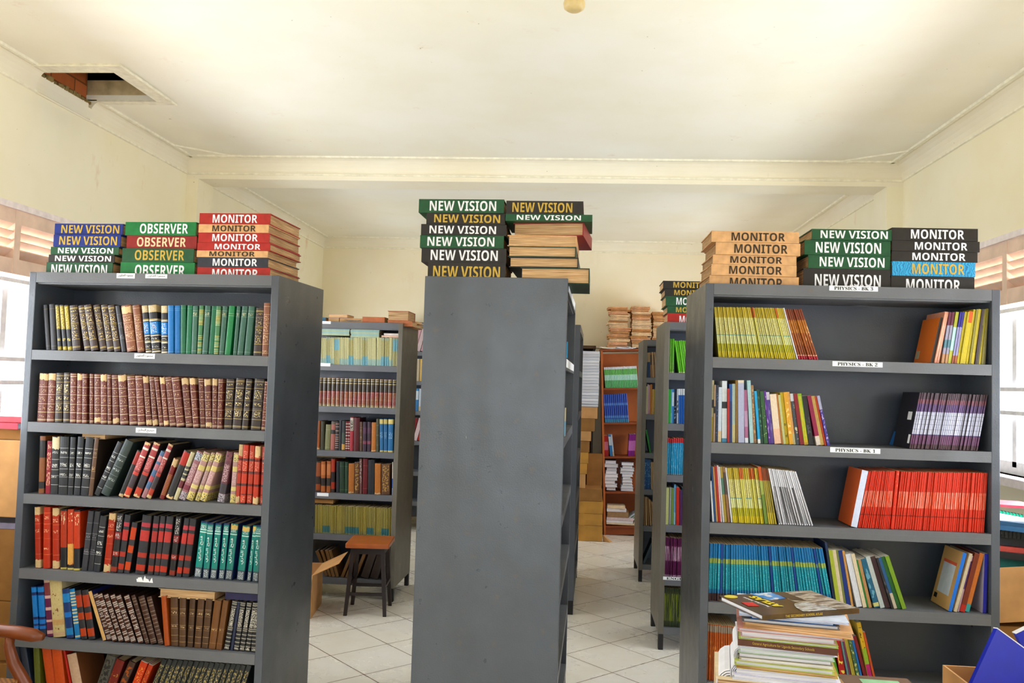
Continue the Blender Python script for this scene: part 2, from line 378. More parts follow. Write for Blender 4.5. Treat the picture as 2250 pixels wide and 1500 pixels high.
# ------------------------------------------------------------------ windows: louvres above, barred casements below
M_WOOD = plain('pinkish_window_wood', '#ecd0bc', .6, .35, .12, 8)
M_WFR = plain('white_window_frame', '#f6f4fa', .5)
M_LINT = plain('white_lintel_paint', '#f4eaea', .6)
tg = NT('window_glass'); tg.p.inputs['Transmission Weight'].default_value = 0
tr = tg.n('ShaderNodeBsdfTransparent'); gl = tg.n('ShaderNodeBsdfGlossy'); gl.inputs['Roughness'].default_value = .02
mx = tg.n('ShaderNodeMixShader'); mx.inputs[0].default_value = .05; tg.l(tr.outputs[0], mx.inputs[1]); tg.l(gl.outputs[0], mx.inputs[2]); tg.l(mx.outputs[0], tg.t.nodes['Material Output'].inputs[0])
M_GLASS = tg.m
def window(n, side, y0, y1, first):
    x = XL if side == 'l' else XR; s = -1 if side == 'l' else 1        # s: outwards
    r = root('window_%d' % n, (x, y0, WZ0)); r['kind'] = 'structure'
    L, H = y1-y0, WZ1-WZ0
    def bx(b, o0, o1, a0, a1, z0, z1): b.box(min(s*o0, s*o1), a0, z0, max(s*o0, s*o1), a1, z1)
    b = MB(); bx(b, -.012, .10, 0, L, H-.035, H); b.build('window_lintel', M_LINT, r)
    fr = MB(); zl0, zl1 = .945, H-.115
    bx(fr, .0, .07, 0, L, zl1, H-.035); bx(fr, .0, .07, 0, L, zl0, zl0+.085)
    mull = [first + .62*i for i in range(-6, 8) if .05 < first + .62*i < L-.05]
    edges = [0.03] + mull + [L-.03]
    for yy in edges: bx(fr, -.004, .074, yy-.025, yy+.025, zl0+.004, H-.036)
    fr.build('window_frame', M_WOOD, r)
    sl = MB(); nsl = 4
    for a, c in zip(edges[:-1], edges[1:]):
        for i in range(nsl):
            zc = zl0 + .085 + (i+.5)*(zl1-zl0-.085)/nsl
            sl.hexa([(s*.0, a+.025, zc+.026), (s*.012, a+.025, zc+.034), (s*.012, c-.025, zc+.034), (s*.0, c-.025, zc+.026),
                     (s*.075, a+.025, zc-.034), (s*.087, a+.025, zc-.026), (s*.087, c-.025, zc-.026), (s*.075, c-.025, zc-.034)])
    sl.build('louvre_slat', M_WOOD, r)
    cs = MB()
    for yy in edges:
        bx(cs, .05, .07, yy-.022, yy+.022, .04, zl0)
    bx(cs, .05, .075, 0, L, 0, .07)
    cs.build('window_casement', M_WFR, r)
    bars = MB()
    for zz in (.33, .46, .90): bx(bars, .01, .022, 0, L, zz, zz+.022)
    for a, c in zip(edges[:-1], edges[1:]): bx(bars, .012, .02, (a+c)/2-.006, (a+c)/2+.006, .05, zl0)
    bars.build('window_bar', M_WFR, r)
    g = MB(); bx(g, .078, .082, .02, L-.02, .05, zl0-.01); g.build('window_pane', M_GLASS, r)
    b = MB(); bx(b, -.09, .10, -.03, L+.03, -.045, 0); b.build('window_sill', M_LINT, r)
n = 0
for side, first in (('l', (0.5, 4.40-2.2, .3)), ('r', (.5, 4.86-2.2, .3))):
    for (y0, y1), f in zip(WIN[side], first): n += 1; window(n, side, y0, y1, f)
# ------------------------------------------------------------------ ceiling lamp holder
lr = root('ceiling_lamp', (-.053, 3.53, ZC), 0, 'cream bulb holder fixed to the ceiling at the very top of the view', 'lamp')
b = MB(); b.lathe([(.075, 0), (.075, -.015), (.05, -.03), (.04, -.03)], 24); b.build('ceiling_rose', plain('cream_plastic', '#d6c08c', .4), lr, smooth=True)
b = MB(); b.lathe([(.038, -.03), (.042, -.05), (.048, -.065), (.044, -.085), (.03, -.095)], 24); b.build('lamp_holder', plain('brass_toned_holder', '#d6bd84', .35), lr, smooth=True)
# ------------------------------------------------------------------ metal bookcases
UN = dict(l=(-2.5574, 3.6863, -.0525), r=(.5406, 3.6095, .0155), b=(-2.5614, 6.3394, -.0208), e=(.5641, 5.5109, .0007), g=(.5742, 7.3689, .0044),
          k=(-2.16, 9.25, 0))
SH = dict(l=[1.77, 1.437, 1.108, .768, .461, .14], r=[1.82, 1.458, 1.12, .79, .46, .14], b=[1.782, 1.46, 1.122, .798, .486, .155],
          e=[1.78, 1.45, 1.117, .795, .455, .142], g=[1.765, 1.443, 1.108, .793, .479, .15], c=[1.79, 1.46, 1.13, .80, .47, .15],
          k=[2.0, 1.67, 1.335, 1.0, .66, .33])
UH = dict(l=2.133, r=2.136, b=2.115, e=2.113, g=2.095, c=2.13, k=2.33)
W, D, TP = 1.22, .565, .035
def bookcase(k, loc, rz, label, D=D, two=True):
    r = root('metal_bookcase', loc, rz, label, 'bookcase'); H = UH[k]
    for x in (0, W-TP):
        b = MB(); b.box(x, 0, .10, x+TP, D, H); b.build('side_panel', [M_MET2 if k in 'begk' else M_MET], r, bevel=.003)
    b = MB(); b.box(TP, .012, H-.055, W-TP, D-.012, H-.022, 0); b.box(TP, 0, H-.048, W-TP, .012, H, 0); b.box(TP, D-.012, H-.048, W-TP, D, H, 0); b.build('top_panel', M_MET_LIT, r)
    b = MB(); b.box(TP, D/2-.006, .12, W-TP, D/2+.006, H-.056); b.build('back_panel', M_MET_SHADE, r)
    for z in SH[k]:
        for y0, y1, lip in ((.0, D/2-.008, 0), (D/2+.008, D, 1)):
            b = MB(); b.box(TP, y0, z-.02, W-TP, y1, z)
            yl = (y0, y0+.012) if lip == 0 else (y1-.012, y1)
            b.box(TP, yl[0], z-.045, W-TP, yl[1], z-.0201); b.build('shelf', M_MET_LIT, r)
    for x in (.001, W-TP-.001):
        for y in (.002, D-.042):
            b = MB(); b.box(x+.002, y, 0, x+TP-.002, y+.04, .10); b.build('leg', M_BLK, r)
    return r
U = {}
for k, lab in (('l', 'dark metal bookcase of Arabic hardcovers with red, green and blue volumes on top'),
               ('r', 'dark grey metal bookcase labelled PHYSICS holding yellow, purple, red and blue schoolbooks'),
               ('b', 'dark metal bookcase behind the wooden stool, with rows of red gilt books'),
               ('e', 'metal bookcase labelled ENGLISH, half hidden behind the physics bookcase, lime green books at top'),
               ('g', 'lower narrow-showing metal bookcase between the orange wooden bookcase and the English bookcase'),
               ('k', 'metal bookcase against the far wall, seen only as a sliver past the stool bookcase')):
    x, y, a = UN[k]; U[k] = bookcase(k, (x, y, 0), a, lab)
ca = -.0253; DC = .612
cfr = (-.6592 + DC*math.cos(ca), 3.514 + DC*math.sin(ca))
U['c'] = bookcase('c', (cfr[0], cfr[1], 0), PI/2+ca, 'tall dark grey metal bookcase standing end-on in the centre aisle', D=DC)
U['c2'] = bookcase('c', (cfr[0]+.066, 6.22, 0), PI/2+ca, 'dark metal bookcase standing end-on behind the centre one, beside the cartons', D=DC)
def shelf_label(k, u0, u1, z0, z1, txt):
    o = MB(); o.box(u0, -.0016, z0, u1, -.0004, z1)
    lb = o.build('paper_label', M_WLAB, U[k])
    if txt: lettering(lb, serif(txt), (u1-u0)*.80, (z1-z0)*.70, ((u0+u1)/2, -.0018, (z0+z1)/2), (PI/2, 0, 0), M_INK, .004)
    return lb
# ------------------------------------------------------------------ placing by measured directions on each shelf front
def raydir(x, y): return CF + CR*((x-1125)/FPX) - CU*((y-750)/FPX)
def uz(k, x, y, v=0):
    ux, uy, a = UN[k]; c, s = math.cos(a), math.sin(a); nrm = V((-s, c, 0)); p0 = V((ux, uy, 0)) + nrm*v
    d = raydir(x, y); t = ((p0-CO).dot(nrm))/d.dot(nrm); p = CO + d*t - p0
    return p.dot(V((c, s, 0))), p.z
def u_at(k, x, z, v=0):
    ux, uy, a = UN[k]; c, s = math.cos(a), math.sin(a)
    q0 = V((ux-s*v, uy+c*v, z)) - CO; dr = V((c, s, 0)); q = (x-1125)/FPX
    A, B, C, E_ = q0.dot(CR), dr.dot(CR), q0.dot(CF), dr.dot(CF)
    return (q*C-A)/(B-q*E_)
def world(k, u, v, z):
    ux, uy, a = UN[k]; c, s = math.cos(a), math.sin(a)
    return V((ux + u*c - v*s, uy + u*s + v*c, z))
# ------------------------------------------------------------------ books
ST = {}
def sty(key, look, base, kind='hc', pages='x', **kw):
    ST[key] = (look, spine(look.replace(' ', '_').replace('-', '_') + '_cover', base, **kw), kind, pages)
GOLD, PALE, BLK = '#d9bd68', '#e8dcc4', '#17161a'
SCR = [(.18,.30),(.34,.56),(.62,.80),(.86,.9)]
def lines(zs, c, w_=.008): return [(z-w_/2, z+w_/2, c) for z in zs]
# Arabic hardcovers
sty('blk', 'plain black', '#1d1c22', side='#17171b', bands=lines((.08,.9), '#6b5b40'))
sty('goldblk', 'black and gold-topped', '#1b1c24', bands=[(.0,.08,'#a08a30'),(.46,.98,'#8d7a35')], ink='#e0c85c', marks=[(.02,.07),(.2,.26),(.48,.96)], sm=(200,200), thr=.5)
sty('brs', 'dark brown gilt-scripted', '#3d2c28', bands=lines((.06,.08,.24,.57,.60,.80,.92,.94), GOLD, .006), ink='#dcc17a', marks=[(.26,.42),(.46,.55),(.62,.78),(.85,.89)], sm=(230,150), thr=.56, side='#33231f')
sty('dkp', 'worn dark', '#33343c', bands=lines((.28,.31,.52,.62,.80), '#8d8d92', .006), ink='#9a9aa0', marks=[(.54,.60),(.32,.36)], thr=.56)
sty('lbr', 'light brown gilt', '#8a5740', bands=lines((.05,.22,.42,.62,.78,.93), '#d8b690', .008), ink='#d9b890', marks=[(.25,.40),(.45,.6),(.65,.75),(.06,.1)], thr=.55)
sty('lbrp', 'light brown tan-patched', '#8a5740', bands=lines((.22,.42,.62,.78), '#d8b690', .008), ink='#d9b890', marks=[(.25,.40),(.45,.6),(.65,.75),(.03,.1)], thr=.55, wear=[(.82,.97)])
sty('bbl', 'black cream-headed blue-panelled', '#1f1f28', bands=[(.0,.03,PALE),(.06,.07,GOLD),(.2,.23,PALE),(.24,.25,GOLD),(.34,.36,PALE),(.38,.64,'#1d86d8'),(.66,.68,PALE),(.69,.70,GOLD),(.84,.99,'#cdb68c')], ink='#e9e2d2', marks=[(.1,.14),(.27,.31),(.41,.62),(.88,.96)], sm=(300,160), thr=.55)
sty('blu', 'plain blue', '#2478c4', bands=lines((.03,.9,.94), '#6aa7dc'), var=.1)
sty('grn', 'plain green', '#0d6b45', var=.14, bands=lines((.04,.93), '#3f9a72'))
sty('grd', 'dull green', '#3e6b5a', var=.16, bands=lines((.06,.78,.9), '#86a894'), ink='#cfc79a', marks=[(.80,.86)])
sty('grg', 'gilt-striped green', '#43794f', bands=[(z,z+.012,'#c7bb74') for z in [.02+.035*i for i in range(12) if i % 4 != 3]+[.6+.03*i for i in range(11)]], var=.12)
sty('grb', 'bright green', '#0f8c4c', bands=lines((.8,.84), '#9fc48a'))
sty('mar', 'maroon gilt', '#6a3126', bands=lines((.03,.05,.20,.37,.56,.72,.93,.97), '#dcc39c', .010), ink='#dcbf95', marks=[(.09,.13),(.24,.33),(.41,.52),(.6,.68),(.77,.88)], sm=(240,170), thr=.59, var=.12)
sty('marT', 'maroon tan-headed', '#6a3126', bands=lines((.03,.05,.20,.37,.56,.72), '#dcc39c', .010), ink='#dcbf95', marks=[(.09,.13),(.24,.33),(.41,.52),(.6,.68),(.74,.8)], sm=(240,170), thr=.59, var=.12, wear=[(.86,.99)])
sty('marB', 'maroon tan-footed', '#6a3126', bands=lines((.20,.37,.56,.72,.93,.97), '#dcc39c', .010), ink='#dcbf95', marks=[(.24,.33),(.41,.52),(.6,.68),(.77,.88)], sm=(240,170), thr=.59, var=.12, wear=[(.02,.12)])
sty('marTB', 'maroon tan-headed tan-footed', '#6a3126', bands=lines((.20,.37,.56,.72), '#dcc39c', .010), ink='#dcbf95', marks=[(.24,.33),(.41,.52),(.6,.68)], sm=(240,170), thr=.56, var=.12, wear=[(.02,.11),(.86,.99)])
sty('dks', 'near-black gilt-scripted', '#33241f', bands=lines((.04,.06,.20,.38,.41,.57,.81,.93,.95), '#cdb478', .007), ink='#e0cb92', marks=[(.24,.36),(.46,.52),(.6,.77),(.87,.9)], sm=(230,130), thr=.54)
sty('brb', 'brown black-patched', '#7c4a2a', bands=[(.08,.2,BLK),(.62,.92,BLK)], rag=.02)
sty('crm', 'crimson gilt-lettered', '#8c2232', ink='#d9a98c', marks=[(.15,.4),(.45,.78),(.85,.93)], sm=(220,60), thr=.52)
sty('bkT', 'black cream-torn', '#26282e', bands=lines((.16,.32,.42,.6), '#b9b9b6'), ink='#d0d0cc', marks=[(.28,.31),(.46,.52),(.70,.74)], thr=.5, wear=[(.78,1.0)], wearcol='#e3d3ae')
sty('bk', 'black silver-banded', '#272a31', bands=lines((.14,.30,.44,.64,.8), '#b4b4b4', .007), ink='#cfcfcc', marks=[(.32,.36),(.48,.54),(.70,.74)], sm=(200,160), thr=.5, side='#1f2226')
sty('bkg', 'worn green-black', '#2c3837', bands=lines((.14,.36,.52,.72), '#8a9490', .006), ink='#b9c0bc', marks=[(.26,.3),(.44,.48),(.62,.66)], side='#24302e')
sty('brn', 'scuffed brown', '#5d4230', side='#2a1f18', bands=lines((.3,.42,.66,.8), '#a58a5c'), ink='#b79a6c', marks=[(.44,.5),(.7,.74)])  # side cover darkened to stand for the shaded gap beside it
sty('brd', 'black red-headed', '#1f1e22', bands=[(.7,.97,'#a32a20')], rag=.05, wear=[(.0,.06)], side='#18181b')
sty('pr', 'pinkish red and black', '#a8474a', bands=[(.0,.17,'#c04a38'),(.17,.47,'#3a2f36'),(.40,.46,'#c04a40'),(.72,.75,'#e7d9cf'),(.86,.9,'#e7d9cf')], ink='#d99a98', marks=[(.5,.7)], wear=[(.0,.04),(.96,1.)], rag=.01, side='#2a2022')
sty('prb', 'blue and pink striped', '#4d6b92', bands=[(.0,.2,'#a5767c'),(.34,.46,'#b8525c'),(.6,.72,'#b36a78'),(.78,.9,'#c78a94')], rag=.05)
sty('rgl', 'dark red gilt-ruled', '#7c1f1c', bands=[(z,z+.012,'#c08a52') for z in [.1+.035*i for i in range(15)]], wear=[(.8,1.)])
sty('crmy', 'cream grey-banded', '#c9bf9a', bands=[(.25,.4,'#6d2c34'),(.45,.52,'#3b3b40'),(.55,.62,'#3b3b40'),(.65,.7,'#5a5350')], rag=.02)
sty('dot', 'pink dot-patterned', '#a86f78', bands=[(.0,.16,'#c5b6c2'),(.2,.3,'#8b3d50'),(.82,.97,'#bfc4d6')], dots=('#2a2226',[(.0,.15),(.83,.97)]), ink='#d6b6bc', marks=[(.35,.75)], thr=.5)
sty('doty', 'yellow dot-patterned', '#b08a86', bands=[(.0,.17,'#d6c27a'),(.24,.32,'#d8c684'),(.62,.72,'#d3c07c'),(.82,.97,'#d9c887')], dots=('#2b251e',[(.0,.16),(.83,.97)]), ink='#d2aeb0', marks=[(.36,.6)], thr=.5)
sty('dotd', 'dark dot-patterned', '#6b3a44', bands=[(.0,.16,'#b6abb8'),(.17,.36,'#3c3540'),(.82,.97,'#7f4450')], dots=('#1d181a',[(.0,.15),(.83,.97)]), ink='#cfa8ae', marks=[(.4,.75)], thr=.5)
sty('rpn', 'red-panelled', '#b8402f', bands=[(.0,.015,BLK)]+lines((.16,.31,.33,.52,.54,.74,.76), BLK, .014), ink='#e0a590', marks=[(.03,.14),(.56,.72),(.78,.9)], sm=(200,300), thr=.56)
sty('rpnT', 'red-panelled tan-torn', '#b8402f', bands=lines((.31,.33,.52,.54,.74,.76), BLK, .014), ink='#e0a590', marks=[(.56,.72)], sm=(200,300), thr=.56, wear=[(.0,.12),(.80,1.)])
sty('rp', 'plain red', '#b03420', bands=lines((.22,.48,.72,.9), '#d9704c', .006), ink='#e0a080', marks=[(.3,.33),(.58,.63),(.8,.86)], sm=(200,120), thr=.53)
sty('rpT', 'red tan-torn', '#b03420', bands=lines((.22,.48,.72), '#d9704c', .006), ink='#e0a080', marks=[(.58,.63),(.76,.82)], sm=(200,120), thr=.53, wear=[(.0,.13),(.88,1.)])
sty('rb', 'red black-footed', '#b23a22', bands=[(.0,.03,'#b7a860'),(.03,.36,'#191a22'),(.97,1.,BLK)], ink='#e6c9a4', marks=[(.74,.94)], sm=(120,50), thr=.55)
sty('rbT', 'red strip-torn', '#b23a22', bands=[(.0,.03,'#b7a860'),(.03,.08,'#191a22')], ink='#e6c9a4', marks=[(.8,.94)], sm=(120,50), thr=.55, wear=[(.1,.42)], wearcol='#cf9a54')
sty('rbo', 'black ornate red-lettered', '#1d1c20', bands=[(.02,.1,'#93392a'),(.56,.68,'#8e2c2c'),(.28,.36,'#a2372e')], ink='#b9b4b4', marks=[(.58,.66),(.70,.84),(.86,.96),(.3,.34)], sm=(180,180), thr=.52)
sty('rk', 'black red-banded', '#2b2b31', bands=[(.06,.16,'#b33a28'),(.28,.36,'#a83a30'),(.56,.74,'#b8403c'),(.80,.87,'#b0404a')], rag=.006, side='#18181b', rough=.6)
sty('rkk', 'charcoal red-blocked', '#2d2d33', bands=[(.06,.22,'#c04a2c'),(.40,.54,'#b8492c'),(.66,.9,'#b5452e')], rag=.01, side='#18181b')
sty('teal', 'teal silver-footed', '#128078', bands=[(.0,.18,'#3a4550'),(.80,.82,'#bfe0da'),(.84,.86,'#bfe0da'),(.965,1.,'#16305a')], ink='#cfd8dc', marks=[(.02,.16),(.87,.94)], sm=(330,330), thr=.52, side='#152a5c', rough=.3)
sty('tealT', 'teal tan-patched', '#128078', bands=[(.0,.18,'#3a4550'),(.80,.82,'#bfe0da')], ink='#cfd8dc', marks=[(.02,.16),(.84,.9)], sm=(330,330), thr=.52, side='#152a5c', rough=.3, wear=[(.9,.98)], wearcol='#dcb96c')
sty('blb', 'navy blue-banded', '#17265c', bands=[(.0,.12,'#272f44'),(.14,.2,'#1f6fc4'),(.24,.33,'#1f6fc4'),(.38,.82,'#2377c4'),(.88,.98,'#2b7cc8')], rag=.004)
sty('pur', 'purple cream-ribbed', '#5c1a45', bands=[(.04,.1,'#c9a3a0'),(.24,.28,'#c9a3a0'),(.44,.49,'#cfaaa4'),(.64,.69,'#cfaaa4'),(.7,.9,'#7c3a3c'),(.91,.96,'#cdb0a0')])
sty('crw', 'thick cream ornate', '#d8c58e', bands=[(.2,.3,'#d4ab74'),(.02,.08,'#d6b592')], ink='#8a5634', marks=[(.62,.8),(.12,.18),(.35,.5)], sm=(120,60), thr=.6, side='#c9bb96')
sty('blk2', 'blue navy-panelled', '#1d3a74', bands=[(.06,.2,'#2a86c8'),(.42,.52,'#2b7cd8'),(.72,.9,'#2b87cc')], rag=.01, side='#15181f')
sty('blc', 'blue cream-ribbed', '#2379b8', bands=[(z,z+.03,'#cfc79a') for z in (.03,.3,.36,.42,.5,.56,.66,.72,.78,.84,.9)], side='#15181f')
sty('tan', 'tan-spined navy', '#cfa56c', side='#1c2260')
sty('bs', 'brown silver-ribbed', '#4a2418', bands=[(z,z+.022,'#b9ada6') for z in (.03,.06,.09,.16,.20,.29,.36,.43,.50,.62,.66,.74,.78,.82,.92,.955)], ink='#d8d0cc', marks=[(.32,.35),(.53,.59)], rough=.28, side='#2a1710')
sty('bsd', 'dull brown silver-ribbed', '#46261a', bands=[(z,z+.02,'#7d6a5c') for z in (.04,.08,.2,.28,.36,.44,.52,.6,.68,.8,.86,.92)], side='#2a1710')
sty('oran', 'plain orange-brown', '#a44a1c')
sty('bb', 'leather-brown gilt-ruled', '#50351f', bands=lines((.10,.22,.36,.44,.64,.75,.78), '#a1835c', .006), ink='#c7ac82', marks=[(.39,.42),(.67,.72)], thr=.54, side='#38241a')
sty('lbb', 'light leather-brown', '#6a4424', bands=lines((.12,.36,.42), '#8f6a44', .006), ink='#c7ac82', marks=[(.38,.41)])
sty('kb', 'black silver-ornate', '#1f1f24', bands=[(z,z+.022,'#8f8a80') for z in (.02,.08,.16,.24,.32,.40,.44,.86,.92,.96)], ink='#c9c3b6', marks=[(.48,.84),(.03,.07)], sm=(280,200), thr=.5, side='#18181b')
sty('nav', 'plain navy', '#1c2440'); sty('navd', 'dark navy', '#202a3e')
sty('olv', 'plain olive', '#59601c'); sty('or1', 'plain orange', '#d2562c', var=.05); sty('red', 'bright red', '#b01f18')
sty('tre', 'pale red-edged', '#d4b094', bands=[(.0,.5,'#d8b89c')], wear=[(.0,.2)], side='#6d3f22', wearcol='#b84a3c')
sty('gor', 'grey ornate', '#55524c', ink='#1f1f20', marks=[(.3,.95)], sm=(70,70), thr=.5, side='#8f8a88')
sty('dre', 'dark red', '#7c2018', ink='#b98a3c', marks=[(.2,.8)], sm=(60,60), thr=.57, side='#4d1512')
sty('bor', 'brown orange-flowered', '#4a2e22', ink='#a8552a', marks=[(.1,.9)], sm=(40,40), thr=.54, side='#2d2022')
sty('ore', 'orange-red gilt', '#c23c1c', ink='#e0904c', marks=[(.3,.9)], sm=(160,120), thr=.56)
sty('bks', 'black gilt-titled', '#23282a', ink='#b9a468', marks=[(.36,.9)], sm=(300,90), thr=.55, side='#1b1f21')
# back Arabic bookcase
sty('enc', 'red and brown gilt-ruled', '#7f1b22', bands=[(.0,.03,'#c9bf94'),(.05,.07,'#c9bf94')]+[(z,z+.012,'#d6b890') for z in (.1,.15,.2,.25,.3,.35,.4,.45,.5)]+[(.54,.78,'#3f3326'),(.82,.84,'#cdbb88'),(.9,.92,'#cdbb88'),(.78,.82,'#5a4a34'),(.84,.9,'#33281e'),(.92,.97,'#5a4a34'),(.97,.99,'#cdbb88')], rough=.3, var=.2)
sty('o2', 'orange-brown plain', '#a4592c', wear=[(.0,.06)]); sty('ol2', 'dark olive', '#39361f'); sty('ow', 'pale olive', '#7d7c55', bands=lines((.1,.8), '#b4b28c'))
sty('pk2', 'pinkish black-panelled', '#9c5f56', bands=[(.56,.7,BLK),(.9,1.,'#5c5348')]); sty('brst', 'black red-striped', '#221c1c', bands=[(z,z+.025,'#b9968c') for z in (.08,.15,.22,.3,.37,.44,.52,.66,.8,.9)])
sty('bk2', 'dark plain', '#23252c'); sty('bkt2', 'black tan-patched', '#262b2c', wear=[(.02,.22)], bands=[(.25,.6,'#3c4a40')], wearcol='#c79a52')
sty('rws', 'red white-striped', '#7f2028', bands=[(z,z+.03,'#d9cfc4') for z in (.06,.14,.22,.3,.38,.5,.6,.7,.8,.9)])
sty('pkw', 'pink white-lettered', '#a83a42', bands=[(.6,.98,'#c9bdb0')], ink='#2a2426', marks=[(.62,.9)], sm=(90,90), thr=.5)
sty('drp', 'wide dark red', '#591018'); sty('pu2', 'dark purple', '#3a2436', bands=[(.25,.35,'#8b4a5c'),(.6,.8,'#55324c')]); sty('otn', 'orange-tan', '#b9733a', wear=[(.0,.04)])
sty('oly', 'olive-striped', '#4a4a34', bands=lines((.2,.5,.8), '#8a8a60')); sty('blct', 'blue cream-capped', '#2f6a9c', bands=[(.84,.98,'#d8c478'),(.0,.05,'#c9b878')], ink='#a8c4d8', marks=[(.4,.6)], thr=.56)
sty('bo4', 'black orange-panelled', '#2a1f1c', bands=[(.05,.25,'#8c4422'),(.5,.95,'#8c4a2a')], rag=.02); sty('to4', 'tan and orange', '#9c5a34', bands=[(.2,.45,'#2a211e'),(.55,.9,'#b8734a')])
sty('rb4', 'red black-banded', '#2a1a1a', bands=[(.1,.3,'#b03a22'),(.6,.97,'#b8402a')]); sty('gn4', 'dark green', '#1f3a26', bands=lines((.1,.85), '#6a8a5c')); sty('bro4', 'brown ornate', '#5a3a22', ink='#a8844c', marks=[(.1,.95)], sm=(80,80), thr=.52)
sty('gr4', 'grey-red', '#6a4440', ink='#a89a94', marks=[(.3,.95)], sm=(120,120)); sty('dr4', 'dark red tall', '#6a1a20', bands=lines((.15,.8), '#a8605c')); sty('wb4', 'white blue-footed', '#c9bdae', bands=[(.0,.18,'#7c8ca8'),(.2,.5,'#1f4fa4')])
sty('dk6', 'dull leaning brown', '#6b4a28', pages='dx'); sty('dk7', 'dark leaning', '#33241c', pages='dx')  # dark boards with dark page edges for the lowest shelf
# slim uniform sets
def slim(key, look, base, **kw): sty(key, look, base, kind='tx', **kw)
sty('ybl', 'slim pale yellow-blue', '#d0cc9c', kind='bk', bands=[(.0,.22,'#a8c4bc')], rag=.5, var=.12)
sty('ybl2', 'slim blue-footed yellow', '#bcb57e', kind='bk', bands=[(.0,.32,'#7fb8c8'),(.9,1.,'#b4c0a4')], rag=.4, var=.12)
sty('ybl3', 'slim blue-topped yellow', '#bdb884', kind='bk', bands=[(.5,.95,'#86bccc')], rag=.3, var=.1)
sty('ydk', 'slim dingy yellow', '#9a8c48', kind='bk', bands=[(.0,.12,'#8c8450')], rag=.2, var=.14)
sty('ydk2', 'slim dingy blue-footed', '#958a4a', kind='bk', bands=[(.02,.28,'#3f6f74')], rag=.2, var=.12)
slim('yel', 'slim yellow-green', '#d8d28a', bands=[(.0,.125,'#d2bf38'),(.125,.27,'#b3ae30'),(.27,.44,'#d6da9c'),(.44,.455,'#6ba6a0'),(.79,1.,'#bfa93c')], ink='#7c6a20', marks=[(.46,.74)], sm=(60,500), thr=.62, var=.07, side='#8a7c30')
slim('yelr', 'slim red-topped yellow', '#cfca6a', bands=[(.0,.125,'#d2bf38'),(.125,.27,'#b3ae30'),(.8,1.,'#c0602a')], var=.06, side='#8a7c30')
slim('wht', 'slim white', '#e3e2ea', var=.05); slim('brwn', 'slim red-brown', '#8f4414', bands=[(.0,.07,'#b3122c'),(.07,.085,'#f0c0a0'),(.27,.52,'#9c5016'),(.52,.78,'#b06a22'),(.78,1.,'#7d3412')], ink='#e7b07c', marks=[(.3,.75)], sm=(90,20), thr=.6, var=.08)
slim('purp', 'slim purple white-lettered', '#5a3f62', bands=[(.0,.08,'#4a2c34'),(.08,.24,'#6b4064'),(.24,.255,'#44306a'),(.255,.66,'#c3c6dc'),(.34,.346,'#2a2a40'),(.43,.436,'#2a2a40'),(.52,.526,'#2a2a40'),(.59,.596,'#2a2a40'),(.66,.8,'#5d4474'),(.8,.88,'#7c4a58'),(.88,1.,'#4c3844')], var=.16, side='#1a1620')
slim('redt', 'slim orange-red', '#d8331a', bands=[(.37,.60,'#e4583f'),(.60,.604,'#b8230e'),(.655,.66,'#b8230e'),(.604,.655,'#e4583f'),(.225,.24,'#7c1c10')], ink='#f6b4a4', marks=[(.375,.655)], sm=(420,6), thr=.52, var=.07, side='#c23a1c')
slim('redk', 'thick orange-red', '#d8331a', bands=[(.225,.235,'#7c1c10')], ink='#f09a80', marks=[(.35,.95)], sm=(300,60), thr=.62, var=.04)
slim('whb', 'slim white half-black', '#dfe0ea', bands=[(.0,.66,'#e2e2ea')], ink='#141218', marks=[(.02,.68)], sm=(330,2), thr=.5, var=.06, side='#1a1618')
slim('blue', 'slim blue', '#0f6ea2', bands=[(.0,.13,'#3c1f22'),(.13,.2,'#176a9c'),(.2,.62,'#1f93aa'),(.66,.74,'#9cae58'),(.62,.66,'#3c9ca4'),(.74,1.,'#0f74b4')], ink='#5cc4cc', marks=[(.22,.6)], sm=(120,300), thr=.58, var=.14, side='#14406c')
slim('blud', 'slim deep-blue', '#123f8c', bands=[(.0,.13,'#2a1d2a'),(.66,.72,'#5a7a70')], var=.1, side='#14306c')
slim('orgs', 'slim grey-headed orange', '#b2541e', bands=[(.86,.98,'#9a8a7c'),(.4,.6,'#b85c24')], ink='#d98a4c', marks=[(.36,.7)], sm=(120,40), thr=.6, var=.1)
slim('lime', 'slim lime green', '#5fb81e', bands=[(.0,.03,'#cfd8a0')], var=.12, ink='#a6dc6c', marks=[(.1,.9)], sm=(300,4), thr=.6, side='#3f8c12')
slim('cyan', 'slim cyan red-headed', '#2a94c4', bands=[(.87,1.,'#c2343a'),(.0,.03,'#7c8c94')], ink='#8ccbe4', marks=[(.1,.8)], sm=(300,30), thr=.58, var=.08)
slim('magn', 'slim magenta white-banded', '#5a1246', bands=[(.4,.8,'#6b2256'),(.03,.07,'#b890a8')], ink='#d9b4cc', marks=[(.42,.78)], sm=(330,5), thr=.5, var=.1)
slim('dgr', 'slim dark olive-striped', '#2f3a20', ink='#8c9a3a', marks=[(.15,.85)], sm=(330,4), thr=.5, var=.1)
slim('gwh', 'slim white green-banded', '#bfe4c8', bands=[(.0,.36,'#5fb06c'),(.36,.62,'#b4e2d0'),(.62,.88,'#6cb85e'),(.88,1.,'#e2e2ea')], var=.06)
slim('roy', 'slim royal blue', '#1440a8', bands=[(.0,.12,'#3a8ab4'),(.16,.24,'#5a8ad0'),(.6,.68,'#5a86d4')], var=.12)
